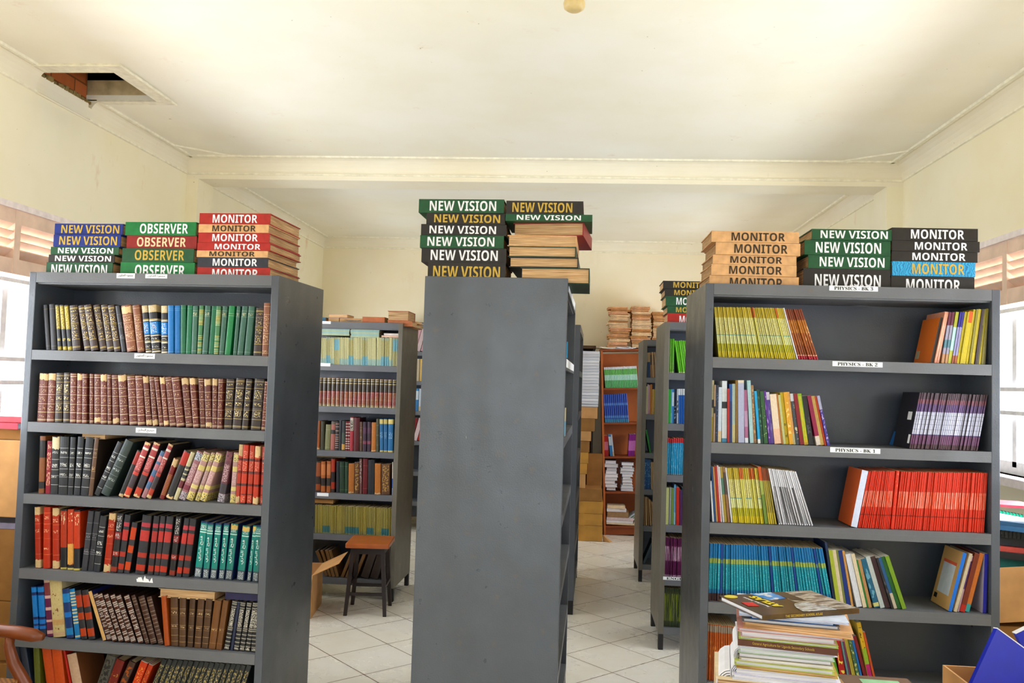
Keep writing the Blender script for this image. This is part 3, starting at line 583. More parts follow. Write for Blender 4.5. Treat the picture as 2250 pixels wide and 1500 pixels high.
# assorted paperbacks
def pb(key, look, base, **kw): sty(key, look, base, kind='pb', pages='wx', **kw)
for key, look, base, kw in (
    ('p_cy','cream yellow-footed','#cbbf92',dict(bands=[(.0,.4,'#b8a23c'),(.55,.68,'#2a2420')])),('p_tan','tan black-labelled','#b59678',dict(bands=[(.5,.62,'#221d1c')])),('p_nv','navy speckled','#1f2a44',dict(ink='#5c78a0',marks=[(.1,.9)],sm=(120,120),thr=.6)),
    ('p_wb','pale blue-white','#c6d2e2',dict(bands=[(.0,.2,'#cfb890')])),('p_pl','pale white black-labelled','#d5dde6',dict(bands=[(.55,.66,'#1d2430'),(.0,.06,'#4a90b8')])),('p_rd','bright red','#b92a1c',dict()),('p_db','dark blue','#1d3a78',dict(bands=[(.7,1.,'#1a56a8')])),
    ('p_pt','pale teal','#a8bcb4',dict(bands=[(.0,.3,'#c7be8c')])),('p_oc','ochre','#8a6a2c',dict()),('p_lv','thick lavender-grey','#a4a8c4',dict(bands=[(.95,1.,'#cfc6b4')])),('p_mv','mauve white-footed','#a8688c',dict(bands=[(.0,.09,'#dcdfe8'),(.3,.6,'#b894b4')])),
    ('p_pa','pale aqua','#a3c6cc',dict()),('p_bm','brown mottled','#93704e',dict(ink='#c7a078',marks=[(.05,.95)],sm=(80,80),thr=.52)),('p_sb','sky blue white-footed','#3ba2d8',dict(bands=[(.0,.08,'#dfdfe0')])),('p_dg','dark green','#1d4a3a',dict(ink='#5c9a7c',marks=[(.1,.9)],sm=(100,60),thr=.58)),
    ('p_gs','green speckled','#27512c',dict(ink='#a8bc7c',marks=[(.1,.9)],sm=(70,70),thr=.62)),('p_pu','purple','#5a2a8c',dict(ink='#b49ad8',marks=[(.1,.9)],sm=(200,30),thr=.58)),('p_vi','violet white-headed','#5c459c',dict(bands=[(.85,1.,'#d5cfe0')],ink='#8c7cc0',marks=[(.1,.8)],sm=(120,30))),
    ('p_ct','thick cream','#d9c7b2',dict(bands=[(.0,.3,'#dcb49c')])),('p_ob','orange-brown','#b07234',dict()),('p_po','pale olive','#c2c48c',dict()),('p_ye','bright yellow','#c9b22c',dict(ink='#7c7420',marks=[(.1,.4)],sm=(100,60))),('p_oy','ochre-yellow','#cf9a3c',dict(ink='#e0c47c',marks=[(.2,.8)],sm=(100,60))),
    ('p_pe','peach','#dba566',dict(bands=[(.0,.2,'#b9b48c')])),('p_gn','grey-navy speckled','#3c444c',dict(ink='#c7c4a4',marks=[(.1,.85)],sm=(60,60),thr=.58,bands=[(.85,1.,'#c4c9d4')])),('p_dr','dark red','#7a1620',dict()),('p_li','lime and yellow','#8cb82c',dict(bands=[(.0,.1,'#c4a03c')],ink='#d9c43c',marks=[(.05,.95)],sm=(200,3),thr=.5)),
    ('p_bk','black','#1a191c',dict(ink='#4a4a50',marks=[(.2,.6)],sm=(80,60))),('p_cr','crimson white-footed','#8c1440',dict(bands=[(.0,.18,'#d9cbc0')])),('p_yc','pale yellow','#d8b468',dict()),('p_ro','red-orange','#cf4a26',dict()),('p_bv','blue-violet white-headed','#4a3c9c',dict(bands=[(.72,1.,'#b4b4d4')],ink='#c4b4e0',marks=[(.05,.7)],sm=(80,60))),
    ('p_sa','salmon-pink','#d9967c',dict(ink='#efc4ac',marks=[(.05,.95)],sm=(260,6),thr=.5)),('p_st','maroon-topped striped','#a8a4bc',dict(bands=[(.74,1.,'#6a2440'),(.0,.18,'#cf9c74'),(.3,.45,'#5c8c9c')],rag=.06)),('p_gw','green-topped pale','#b4dcd4',dict(bands=[(.7,1.,'#a8a83c'),(.0,.25,'#b4b44c')])),('p_bs','violet striped','#a4a0cc',dict(bands=[(.7,1.,'#3a349c'),(.0,.15,'#b4684c')],rag=.06)),
    ('p_yl','yellow','#bfae36',dict(rag=.1,bands=[(.0,.2,'#cdb82c')])),('p_yo','yellow orange-topped','#c4b034',dict(bands=[(.78,1.,'#cc5a1c')])),('p_os','olive','#8f8638',dict()),('p_dp','dark purple-brown','#3f2d34',dict()),('p_od','dusky olive','#6b6642',dict(bands=[(.7,1.,'#8c8454')])),
    ('p_orc','orange black-spined','#2a1c16',dict(side='#d26a18')),('p_wh','white','#d9dce6',dict()),('p_bl','blue','#1d4f86',dict()),('p_oc2','orange-cream','#cf9a5c',dict()),('p_pw','pinkish white','#dcc4c8',dict()),('p_og','ochre green-tinged','#a08a3c',dict(bands=[(.5,.8,'#4a7464')])),('p_bn','brown','#8a6444',dict(bands=[(.5,.9,'#4a3a34')])),
    ('p_oo','olive orange-tabbed','#a8b45c',dict(bands=[(.76,1.,'#d2581c'),(.0,.5,'#6f8c3c')],rag=.1)),('p_do','dark olive red-headed','#9a8c3c',dict(bands=[(.78,1.,'#7c3c1c'),(.0,.2,'#b8a63c')])),('p_ww','thick white red-sided','#c9d0e6',dict(side='#cf5a20')),
    ('p_na','large navy','#1a3058',dict(side='#182a50')),('p_yg','yellow-green','#9ca83c',dict()),('p_cm','plain cream','#cfc0a4',dict()),('p_ol','dull olive','#6c7434',dict()),('p_nb','navy-blue','#1a3482',dict()),('p_gr','mid green','#1f7a34',dict()),('p_tn','tan','#b88c5c',dict()),
    ('p_tl','dark teal-blue','#1f5672',dict(bands=[(.02,.1,'#b8b474')],ink='#5f93a8',marks=[(.2,.85)],sm=(60,30),thr=.56)),('p_gy','grey-white','#a9b2b0',dict()),('p_dm','dark maroon','#3a1f26',dict()),('p_cb','cream blue-topped','#c7b9a2',dict(bands=[(.3,1.,'#2a5a8c')])),('p_dkg','deep green','#1f5c24',dict()),('p_lg','light lime','#82a832',dict()),
    ('p_bsp','bright blue-spined tan','#1a6cd0',dict(side='#c49a62')),('p_pwh','cream purple-edged','#c4a4b8',dict(bands=[(.4,.9,'#5c3c7c')])),('p_drb','dark red-brown','#6b2a18',dict(bands=[(.0,.12,'#a8241c')])),('p_ort','orange teal-footed','#c8743c',dict(bands=[(.0,.13,'#3a9c9c')],side='#5c2a4c')),('p_blc','royal blue pale-sided','#1a1f9c',dict(side='#b4aec0')),
    ('p_red2','red yellow-titled','#a01c1c',dict(ink='#d9c45c',marks=[(.1,.7)],sm=(80,50),thr=.57)),('p_tg','teal-grey','#5a7478',dict()),('p_pu3','plum','#6a2a54',dict()),('p_oly','olive-yellow','#a8983c',dict()),('p_gd','green dotted','#3c5c3c',dict(ink='#b8b46c',marks=[(.1,.9)],sm=(90,90),thr=.55)),('p_b5','clear blue','#1d6cb8',dict()),
    ('p_ygp','yellow green pink-footed','#cfa62c',dict(bands=[(.0,.36,'#b02c6c'),(.36,.6,'#8cac34')],side='#c9a83c',ink='#4a3a1c',marks=[(.55,.92)],sm=(60,60),thr=.57)),('p_or5','orange-red','#c4501c',dict()),('p_gnb','grass green','#4c8c2c',dict()),
    ('p_blw','light blue','#6ca4d0',dict(bands=[(.0,.3,'#8cc0d8')])),('p_bwt','blue white-headed','#1f5cb4',dict(bands=[(.82,1.,'#d4dbe4')])),('p_bbw','black and blue','#1d2a4c',dict(ink='#8cb4d8',marks=[(.1,.5)],sm=(60,60))),('p_gyw','grey white-flecked','#a0a8b0',dict(ink='#2a2e38',marks=[(.3,.8)],sm=(60,60))),
    ('p_yg4','pale yellow-green','#c4c884',dict()),('p_gyd','dark grey','#5c5f68',dict()),('p_o4','olive green','#6c8440',dict()),('p_pu4','violet-purple','#4c1f5c',dict()),('p_dbt','dark blue tan-topped','#1a3a62',dict(bands=[(.62,1.,'#a08a68')])),('p_pnk','pink','#c49aa4',dict()),('p_gst','bright green','#2a8c34',dict()),('p_blt','blue flecked','#1f4f84',dict(ink='#6c94b8',marks=[(.1,.9)],sm=(70,50),thr=.55)),
    ('p_tn2','light tan','#b8996c',dict()),('p_tb','tan-brown','#7c5a34',dict()),('p_gb','grey-blue','#3a4c58',dict()),('p_rpk','red pink-panelled','#a82424',dict(bands=[(.3,.7,'#d0788c')])),('p_pup','purple pink-panelled','#7c1f7c',dict(bands=[(.25,.7,'#b86cb4')])),('p_bw3','blue-white','#3c7cb8',dict(bands=[(.5,.9,'#c4d4e0')]))):
    pb(key, look, base, **kw)
NAMES = {'hc': 'hardcover_book', 'pb': 'paperback_book', 'tx': 'textbook', 'bk': 'booklet'}
NOUN = {'hc': 'hardcover', 'pb': 'paperback', 'tx': 'textbook', 'bk': 'booklet'}
CAT = 'book'
REG = {}
def cover_profile(t, d, bt, bulge, n):
    P = [(0, d)]
    for i in range(n+1):
        a = i/n*PI; P.append((t/2 - t/2*math.cos(a), bulge*(1-math.sin(a))))
    P += [(t, d), (t-bt, d), (t-bt, bulge+bt), (bt, bulge+bt), (bt, d)]
    return P
def extrude(P, f, h):
    n = len(P); v = [f(p, 0) for p in P] + [f(p, h) for p in P]
    fc = [(i, (i+1) % n, n+(i+1) % n, n+i) for i in range(n)] + [tuple(range(n-1, -1, -1)), tuple(range(n, 2*n))]
    return v, fc
def fixn(o):
    bm = bmesh.new(); bm.from_mesh(o.data); bmesh.ops.recalc_face_normals(bm, faces=bm.faces); bm.to_mesh(o.data); bm.free()
def book(style, t, d, h, loc, phi, rz, parts=True):
    look, mat, kind, pk = ST[style]
    nm = NAMES[kind]
    if kind in ('tx', 'bk'):
        c = t*.2; P = [(0, d), (0, c*1.6), (c*.5, c*.4), (c*1.3, 0), (t-c*1.3, 0), (t-c*.5, c*.4), (t, c*1.6), (t, d)]
        v, f = extrude(P, lambda p, z: (p[0], p[1], z), h)
        o = mesh_obj(nm, v, f, [mat, PG['x']], None, loc, (0, phi, rz), [0]*7 + [1, 1, 1]); fixn(o); return o
    bt = min(.0026 if kind == 'hc' else .0008, t*.16); bulge = min(.006, t*.16) if kind == 'hc' else .0
    n = 6 if kind == 'hc' else 1
    P = cover_profile(t, d, bt, bulge, n) if n > 1 else [(0, d), (0, 0), (t, 0), (t, d), (t-bt, d), (t-bt, bt), (bt, bt), (bt, d)]
    v, f = extrude(P, lambda p, z: (p[0], p[1], z), h)
    o = mesh_obj(nm, v, f, mat, None, loc, (0, phi, rz)); fixn(o)
    e = .004 if kind == 'hc' else .0004
    b = MB(); b.box(bt*1.05, bulge+bt*1.05, e, t-bt*1.05, d-e, h-e); b.build('pages', PGY['x'] if pk == 'y' else PG[pk], o)
    return o
ROWPREV = {}
def put(k, lev, u0, u1, ut, zt, style, v=.022, dep=None, zb=None, gap=True):
    zb = SH[k][lev] if zb is None else zb
    zb += .0012
    hz = max(.06, zt-zb); sl = (ut-u0)/hz
    key = (k, lev); pv = ROWPREV.get(key)
    if pv and gap:
        pu, ps, ph = pv
        if u0 < pu + .0008 and u0 > pu - .03: sh_ = pu + .0008 - u0; u0 += sh_; u1 = max(u1, u0 + .006)
        zm = min(ph, hz)*.97
        if pu + ps*zm > u0 + sl*zm - .0008: sl = max(sl, (pu + ps*zm + .0008 - u0)/zm)
    # stay inside the side panels
    if u0 < TP+.002: u1 += TP+.002-u0; u0 = TP+.002
    if u0 + sl*hz < TP+.002: sl = (TP+.002-u0)/hz
    phi = math.atan(sl); h = hz/math.cos(phi); wdt = max(.004, u1-u0)
    t = wdt*math.cos(phi)*(.93 if ST[style][2] in ('tx', 'bk') else .97)
    if phi > 0 and h*math.cos(phi) + t*math.sin(phi) > hz+.02: h = (hz+.005 - t*math.sin(phi))/math.cos(phi)
    lim = W-TP-.002
    right = u0 + wdt + max(0, math.tan(phi)*hz)
    if right > lim:
        if sl > 0: sl = max(0, sl - (right-lim)/hz); phi = math.atan(sl)
        if u0 + wdt > lim: t = max(.004, (lim-u0)*math.cos(phi)); wdt = t/math.cos(phi)
    kind = ST[style][2]
    if dep is None: dep = {'hc': .185, 'pb': .17, 'tx': .175, 'bk': .2}[kind]
    dep *= random.uniform(.95, 1.03)
    vv = v + random.uniform(-.004, .004)
    loc = world(k, u0, vv, zb + (t*math.sin(phi) if phi > 0 else 0))
    o = book(style, t, dep, h, loc, phi, UN[k][2])
    ROWPREV[key] = (u0 + t/math.cos(phi), math.tan(phi), hz)
    REG.setdefault(key, []).append((u0, o, ST[style][0], NOUN[kind]))
    return o, t, h
def row(k, lev, crop, ents, v=.022, yb=None, dep=None):
    ox, oy, s = crop; out = []
    for e in ents:
        x0, x1, xt, yt, style = e[:5]
        ut, zt = uz(k, ox+xt/s, oy+yt/s, v)
        if yb is None:
            u0 = u_at(k, ox+x0/s, SH[k][lev], v); u1 = u_at(k, ox+x1/s, SH[k][lev], v)
        else:
            ub, zb_ = uz(k, ox+x0/s, oy+yb/s, v); uc, _ = uz(k, ox+x1/s, oy+yb/s, v)
            q = (SH[k][lev]-zt)/(zb_-zt); u0 = ut+(ub-ut)*q; u1 = u0+(uc-ub)
        out.append(put(k, lev, u0, u1, ut, zt, style, v, dep))
    return out
def uni(k, lev, crop, x0, x1, ta, tb, n, style, v=.022, yb=None, dep=None):
    ents = []
    for i in range(n):
        q = i/n; q1 = (i + min(1.0, (tb[0]-ta[0])/(x1-x0)))/n
        s_ = style[min(len(style)-1, int(q*len(style)))] if isinstance(style, list) else style
        ents.append((x0+(x1-x0)*q, x0+(x1-x0)*q1, ta[0]+(tb[0]-ta[0])*q, ta[1]+(tb[1]-ta[1])*q + random.uniform(-3, 3), s_))
    return row(k, lev, crop, ents, v, yb, dep)
# ---- Arabic bookcase by the louvred window
C1 = (60, 650, 4.0909)
row('l', 0, C1, [(165,205,138,82,'blk'),(210,262,190,76,'blk'),(270,305,246,80,'goldblk'),(318,354,286,82,'goldblk'),(358,398,322,84,'goldblk'),(402,476,375,88,'brs'),
  (506,568,443,90,'brs'),(572,640,500,86,'brs'),(645,710,580,86,'brs'),(714,778,655,84,'brs'),(782,842,723,87,'brs'),(850,888,792,92,'dkp'),(892,980,838,92,'lbrp'),(986,1048,940,87,'lbr'),
  (1058,1110,1020,86,'bbl'),(1114,1190,1078,83,'bbl'),(1200,1255,1198,86,'bbl'),(1262,1312,1262,86,'blu'),(1316,1368,1316,86,'blu'),(1372,1420,1375,82,'grn'),(1424,1470,1440,84,'grn'),
  (1474,1518,1490,90,'grd'),(1524,1562,1545,86,'grg'),(1568,1616,1598,88,'grd'),(1622,1668,1655,90,'grn'),(1674,1714,1700,92,'grg'),(1720,1764,1755,92,'grd'),(1770,1822,1812,90,'grb'),
  (1846,1878,1882,92,'grd'),(1884,1935,1932,93,'grd'),(1946,2002,1988,94,'grd'),(2024,2100,2050,106,'brs'),(2106,2165,2126,62,'lbr')])
C2 = (60, 800, 4.0909)
row('l', 1, C2, [(84,166,110,80,'marT'),(170,236,172,80,'marT'),(240,306,244,78,'dks'),(314,370,320,76,'dks'),(375,432,380,80,'mar'),(438,485,447,82,'marT'),(490,532,493,86,'mar'),
  (552,586,555,86,'mar'),(592,653,592,88,'marB'),(657,712,655,90,'marT'),(718,750,714,92,'mar'),(758,818,745,96,'marB'),(832,905,810,96,'marT'),(914,988,892,106,'mar'),(992,1056,968,104,'mar'),
  (1066,1116,1030,110,'marTB'),(1124,1168,1092,113,'marB'),(1186,1222,1137,116,'mar'),(1226,1268,1187,118,'marTB'),(1272,1333,1227,116,'mar'),(1340,1410,1292,120,'mar'),(1418,1481,1376,126,'marT'),
  (1490,1539,1457,126,'marT'),(1548,1593,1531,126,'mar'),(1596,1653,1581,130,'marTB'),(1658,1701,1661,128,'marT'),(1706,1747,1719,130,'mar'),(1756,1830,1782,132,'dks'),(1836,1915,1872,126,'dks'),
  (1921,1976,1963,134,'dks'),(2004,2095,2042,132,'dks'),(2099,2138,2134,152,'mar')])
C3 = (60, 940, 4.0909)
row('l', 2, C3, [(97,148,112,72,'brb'),(152,200,172,117,'crm'),(202,270,220,77,'bkT'),(274,356,293,77,'bk'),(360,408,387,80,'bk'),(416,470,456,77,'bk'),(472,546,522,82,'bk'),(549,588,607,87,'brn'),
  (592,646,806,136,'bk'),(652,740,876,127,'bkg'),(815,860,985,212,'brd'),(864,922,1056,137,'pr'),(942,1006,1131,142,'pr'),(1017,1060,1196,217,'prb'),(1064,1112,1251,152,'pr'),
  (1182,1226,1312,282,'rgl'),(1234,1302,1402,217,'brd'),(1310,1347,1461,222,'crmy'),(1354,1416,1521,222,'dot'),(1421,1486,1576,227,'doty'),(1502,1541,1651,227,'doty'),(1546,1601,1696,232,'doty'),
  (1700,1761,1786,217,'dotd'),(1815,1862,1851,222,'doty'),(1866,1902,1879,147,'rpnT'),(1908,1957,1941,152,'rpn'),(1968,2012,1999,157,'rpn'),(2020,2069,2046,162,'rpnT'),(2088,2122,2113,167,'rpn')])
C4 = (50, 1095, 4.0909)
tl = row('l', 3, C4, [(110,160,102,77,'rpT'),(176,239,180,77,'rp'),(258,321,257,87,'rpT'),(330,389,332,97,'rb'),(395,451,398,97,'rbT'),(453,510,458,102,'rb'),(522,571,586,112,'dkp'),(576,626,641,117,'dkp'),
  (633,691,698,157,'bk'),(716,779,771,132,'rpT'),(786,841,851,132,'rbo'),(843,896,913,147,'rk'),(901,952,976,217,'rkk'),(1002,1086,1071,152,'rk'),(1116,1166,1176,157,'rk'),(1171,1218,1231,157,'rk'),
  (1222,1286,1291,162,'rk'),(1311,1361,1376,162,'rbo'),(1376,1421,1451,177,'rk'),(1426,1486,1486,182,'rk'),(1531,1596,1596,207,'teal'),(1614,1669,1661,217,'teal'),(1681,1737,1731,222,'teal'),
  (1756,1806,1806,222,'teal'),(1813,1877,1871,227,'tealT'),(1914,1982,1971,247,'tealT'),(2012,2047,2071,242,'tealT'),(2062,2117,2126,242,'teal')], dep=.2)
M_SILV = plain('silver_print', '#dfe9ea', .4); 
ARA = '\uFEF1\uFEAD\uFE8E\uFE92\uFEDF\uFE8D \uFEA2\uFE98\uFED3'
for i, (o, t, h) in enumerate(tl[20:]):
    lettering(o, ARA, h*.44, t*.55, (t/2, -.0012, h*.52), (PI/2, -PI/2, 0), M_SILV, .0)
C5 = (40, 1250, 4.0909)
row('l', 4, C5, [(145,187,117,157,'blb'),(189,246,167,157,'blb'),(251,309,201,77,'pur'),(313,425,266,92,'crw'),(433,501,364,177,'blk2'),(511,561,419,177,'blc'),(566,621,471,192,'rkk'),(626,691,521,192,'rkk'),
  (757,791,575,202,'tan'),(794,839,637,227,'bs'),(849,896,711,227,'bs'),(906,953,766,232,'bs'),(961,1009,821,237,'bs'),(1016,1066,876,242,'bs'),(1079,1131,946,242,'bs'),(1141,1181,1011,242,'bsd'),
  (1186,1246,1071,252,'bsd'),(1256,1306,1146,257,'bsd'),(1316,1361,1284,242,'oran'),(1366,1436,1361,257,'bb'),(1441,1501,1446,262,'bb'),(1511,1563,1536,267,'bb'),(1576,1636,1611,272,'bb'),
  (1641,1701,1681,272,'bb'),(1706,1771,1761,282,'lbb'),(1776,1826,1841,282,'lbb'),(1843,1891,1921,287,'kb'),(1901,1926,1966,300,'nav'),(1929,1976,1991,297,'kb'),(1981,2026,2051,302,'kb'),
  (2033,2076,2106,302,'kb'),(2086,2137,2166,307,'kb')])
C6 = (0, 1380, 3.8136)
row('l', 5, C6, [(200,258,150,145,'navd'),(262,336,250,166,'olv'),(376,456,337,146,'or1'),(458,545,427,161,'or1'),(578,594,527,156,'red'),(598,684,556,222,'tre'),(805,905,872,240,'gor'),(915,990,975,272,'dre'),
  (1002,1075,1068,290,'bor'),(1118,1185,1175,292,'ore'),(1188,1235,1240,312,'ore')] + [(1290+46*i, 1334+46*i, 1362+44*i, 262+3.2*i, 'bks') for i in range(17)], yb=440)
# ---- physics bookcase
R1 = (1550, 660, 8.036)
uni('r', 0, R1, 232, 1612, (150, 115), (1335, 135), 40, ['yel']*14+['yelr']+['yel']*8+['yelr']+['yel']*3)
row('r', 0, R1, [(1617,1640,1360,132,'wht')])
uni('r', 0, R1, 1650, 2010, (1402, 152), (1705, 155), 8, 'brwn')
R1b = (1980, 660, 10)
ob_ = row('r', 0, R1b, [(648,712,865,378,'p_orc'),(722,768,945,252,'p_sa'),(788,838,1005,252,'p_sa'),(882,942,1060,257,'p_st'),(957,1012,1120,257,'p_st'),(1022,1062,1200,252,'p_gw'),(1067,1107,1240,252,'p_gw'),
  (1112,1152,1300,252,'p_bs'),(1167,1217,1350,252,'p_bs'),(1227,1280,1410,252,'p_yl'),(1287,1320,1450,252,'p_yl'),(1327,1420,1500,242,'p_yo'),(1432,1481,1590,197,'p_yl'),(1487,1531,1640,192,'p_os'),
  (1537,1602,1690,192,'p_yl'),(1612,1661,1750,192,'p_dp'),(1666,1701,1790,192,'p_od'),(1707,1751,1840,187,'p_yl'),(1757,1806,1880,187,'p_os'),(1812,1852,1925,182,'p_od')])
o, t, h = ob_[0]; b = MB(); b.box(-.0012, .13, .02, -.0003, .162, .055); b.build('price_sticker', plain('grey_sticker', '#a8a48c', .6), o)
R2 = (1550, 820, 7.5)
row('r', 1, R2, [(82,120,97,112,'p_cy'),(124,152,112,187,'p_tan'),(155,203,142,192,'p_nv'),(206,262,187,225,'p_wb'),(272,355,207,122,'p_pl'),(358,391,252,247,'p_rd'),(394,441,272,172,'p_db'),(443,496,312,167,'p_pt'),
  (502,537,347,107,'p_oc'),(541,642,367,107,'p_lv'),(656,712,487,267,'p_mv'),(737,797,522,112,'p_pa'),(802,847,617,192,'p_bm'),(866,907,667,287,'p_sb'),(912,961,702,267,'p_dg'),(966,1031,747,292,'p_gs'),
  (1041,1076,817,287,'p_pu'),(1081,1136,867,307,'p_vi'),(1141,1251,922,342,'p_ct'),(1256,1281,1012,332,'p_ob'),(1286,1326,1020,352,'p_po'),(1331,1381,1047,312,'p_ye'),(1386,1451,1102,307,'p_oy'),
  (1456,1496,1152,302,'p_pe'),(1501,1556,1217,332,'p_gn'),(1561,1626,1272,332,'p_dr'),(1631,1701,1327,332,'p_li'),(1706,1791,1422,372,'p_bk'),(1831,1901,1502,367,'p_cr'),(1906,1966,1557,372,'p_yc'),
  (1971,2001,1600,377,'p_ro'),(2006,2051,1632,367,'p_bv')])
R2b = (1950, 850, 9)
row('r', 1, R2b, [(100,128,200,940,'p_b5')], v=.20, dep=.04)
ROWPREV.pop(('r', 1), None)
pp = uni('r', 1, R2b, 432, 1785, (640, 112), (1965, 160), 36, 'purp')
o, t, h = pp[0]
b = MB(); b.box(-.0012, .035, .12, -.0003, .075, .155); b.box(-.0012, .012, .02, -.0003, .03, .058); b.build('back_cover_print', M_WLAB, o)
R3 = (1550, 1010, 8.654)
row('r', 2, R3, [(136,166,78,400,'p_wh'),(170,206,86,132,'p_bl'),(211,241,101,132,'p_oc2'),(246,290,111,117,'p_rd'),(293,321,141,102,'p_pw'),(336,361,176,132,'p_wh'),(366,416,191,132,'p_og'),(426,471,262,132,'p_bn'),(491,521,322,152,'p_wh')])
uni('r', 2, R3, 527, 1128, (350, 152), (925, 160), 16, ['yel','yel','yelr','yel','yelr','yel'])
row('r', 2, R3, [(1132,1192,932,132,'p_oo')]); uni('r', 2, R3, 1202, 1370, (1030, 160), (1150, 168), 4, 'p_do'); uni('r', 2, R3, 1392, 2060, (1166, 167), (1680, 226), 15, 'whb')
R3b = (1830, 1010, 6.25)
row('r', 2, R3b, [(248,338,402,152,'p_ww')])
uni('r', 2, R3b, 346, 790, (492, 156), (842, 156), 17, 'redt'); row('r', 2, R3b, [(796,846,872,152,'redk')]); uni('r', 2, R3b, 852, 2085, (946, 166), (2110, 180), 42, 'redt')
R4 = (1540, 1170, 4.787)
uni('r', 3, R4, 52, 1398, (72, 112), (1278, 168), 46, ['blue']*5+['blud']+['blue']*20+['blud']+['blue']*9+['blud']+['blue']*9+['blud']+['blue']*4)
row('r', 3, R4, [(1402,1426,1306,102,'p_na'),(1431,1471,1331,182,'p_yg'),(1473,1511,1352,182,'p_cm'),(1513,1533,1396,182,'p_ol'),(1536,1581,1411,187,'p_nb'),(1586,1611,1441,192,'p_oc2'),(1641,1701,1462,227,'p_wh'),
  (1706,1746,1522,222,'p_cm'),(1749,1763,1572,282,'p_gr'),(1766,1801,1597,282,'p_tn'),(1826,1886,1622,277,'p_tl'),(1891,1941,1657,252,'p_gy'),(1946,2001,1692,252,'p_dm'),(2006,2031,1742,262,'p_bk'),(2036,2071,1790,262,'p_cb'),
  (2076,2116,1802,252,'p_dkg'),(2121,2166,1832,247,'p_lg')])
R4b = (2000, 1180, 8.335)
rr = row('r', 3, R4b, [(692,762,967,292,'p_bsp'),(792,851,1082,302,'p_cm'),(871,901,1132,342,'p_pwh'),(906,1001,1182,302,'p_drb'),(1003,1091,1272,302,'p_ort'),(1321,1391,1402,302,'p_blc')])
o, t, h = rr[0]
b = MB(); b.box(-.0012, .03, h*.22, -.0003, .135, h*.74); b.build('blurb_panel', plain('pale_blurb_panel', '#c3cbdc', .5), o)
b = MB(); b.box(-.0013, .025, h*.74, -.0003, .14, h*.79); b.build('title_strip', plain('red_title_strip', '#d0583c', .5), o)
b = MB()
for i in range(9): b.box(-.0013, .125+i*.003, h*.10, -.0003, .1265+i*.003, h*.18)
b.build('barcode', M_INK, o)
R5 = (1530, 1280, 5.921)
uni('r', 4, R5, 84, 545, (105, 532), (505, 575), 14, 'orgs', yb=1270)
R5b = (1820, 1340, 5.233)
row('r', 4, R5b, [(72,112,27,512,'p_gnb'),(117,197,57,332,'p_red2'),(202,226,127,332,'p_tg'),(230,247,152,302,'p_pu3'),(257,301,172,312,'p_oly'),(307,346,217,312,'p_gd'),(351,376,242,232,'p_b5'),(392,431,287,302,'p_dr'),
  (441,491,322,142,'p_ygp'),(496,521,392,252,'p_or5')], yb=700)
# ---- bookcase behind the stool
B1 = (690, 670, 4.412)
ROWPREV.clear()
uni('b', 0, B1, 62, 600, (62, 315), (600, 316), 52, ['ybl','ybl2','ybl','ybl3','ybl','ybl','ybl2','ybl','ybl','ybl2','ybl','ybl'])
uni('b', 0, B1, 603, 838, (606, 316), (845, 318), 22, ['ybl','ybl2','ybl2','ybl','ybl3','ybl'])
row('b', 1, B1, [(38+42.2*i, 74+42.2*i, 45+42.2*i, 703+1.2*i, 'enc') for i in range(19)])
row('b', 2, B1, [(22,52,30,1122,'o2'),(58,96,64,1127,'ol2'),(99,152,112,1157,'ow'),(154,198,166,1127,'pk2'),(200,236,210,1127,'brst'),(238,264,246,1120,'bk2'),(266,298,274,1122,'bkt2'),(300,325,304,1127,'rws'),(328,343,334,1127,'rws'),
  (345,378,352,1087,'pkw'),(380,436,388,1092,'drp'),(440,467,442,1132,'brn'),(470,505,474,1132,'pu2'),(512,547,516,1132,'pu2'),(552,600,557,1137,'otn'),(602,628,600,1102,'oly'),(636,671,634,1102,'blct'),(676,711,675,1102,'blct'),(715,766,720,1102,'blct')])
B4 = (680, 990, 3.846)
row('b', 3, B4, [(50,91,54,87,'bo4'),(95,132,97,90,'to4'),(140,176,145,88,'to4'),(179,211,182,64,'rb4'),(225,250,228,92,'bk2'),(252,294,254,92,'gn4'),(297,323,300,94,'gn4'),(326,376,330,107,'otn'),(378,420,380,97,'bro4'),(423,444,423,67,'gr4'),
  (447,488,452,67,'dr4'),(490,545,494,77,'bk2'),(549,601,551,107,'otn'),(606,681,608,112,'bro4'),(695,740,698,97,'wb4')])
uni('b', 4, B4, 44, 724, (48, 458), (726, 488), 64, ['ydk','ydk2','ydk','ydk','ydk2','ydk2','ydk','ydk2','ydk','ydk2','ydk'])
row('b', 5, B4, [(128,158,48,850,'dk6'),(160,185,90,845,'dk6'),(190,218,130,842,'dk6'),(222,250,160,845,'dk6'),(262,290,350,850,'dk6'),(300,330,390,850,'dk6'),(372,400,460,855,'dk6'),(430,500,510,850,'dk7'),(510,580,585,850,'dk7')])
# ---- English bookcase and the one behind it
E1 = (1380, 600, 5)
uni('e', 0, E1, 417, 482, (417, 720), (462, 722), 5, 'lime'); uni('e', 0, E1, 556, 760, (463, 738), (690, 745), 9, 'lime')
row('e', 1, E1, [(417,447,415,1272,'p_gst'),(449,470,449,1272,'p_blw'),(473,500,473,1270,'p_bw3'),(503,530,503,1270,'p_bbw'),(533,550,533,1272,'p_gyw'),(554,578,554,1270,'p_bwt'),(580,602,580,1270,'p_bwt'),(605,635,605,1270,'p_bwt'),(637,665,637,1272,'p_bwt')])
E3 = (1380, 900, 3)
uni('e', 2, E3, 236, 400, (243, 187), (404, 190), 12, 'cyan')
row('e', 3, E3, [(232,243,234,512,'p_yg4'),(245,254,247,512,'p_yg4'),(257,268,258,514,'p_gyd'),(271,278,271,512,'p_wh'),(280,299,278,514,'p_o4'),(301,313,299,492,'p_blw'),(316,339,316,512,'p_rd'),(341,357,341,530,'p_pu4'),(359,372,358,515,'p_tl')])
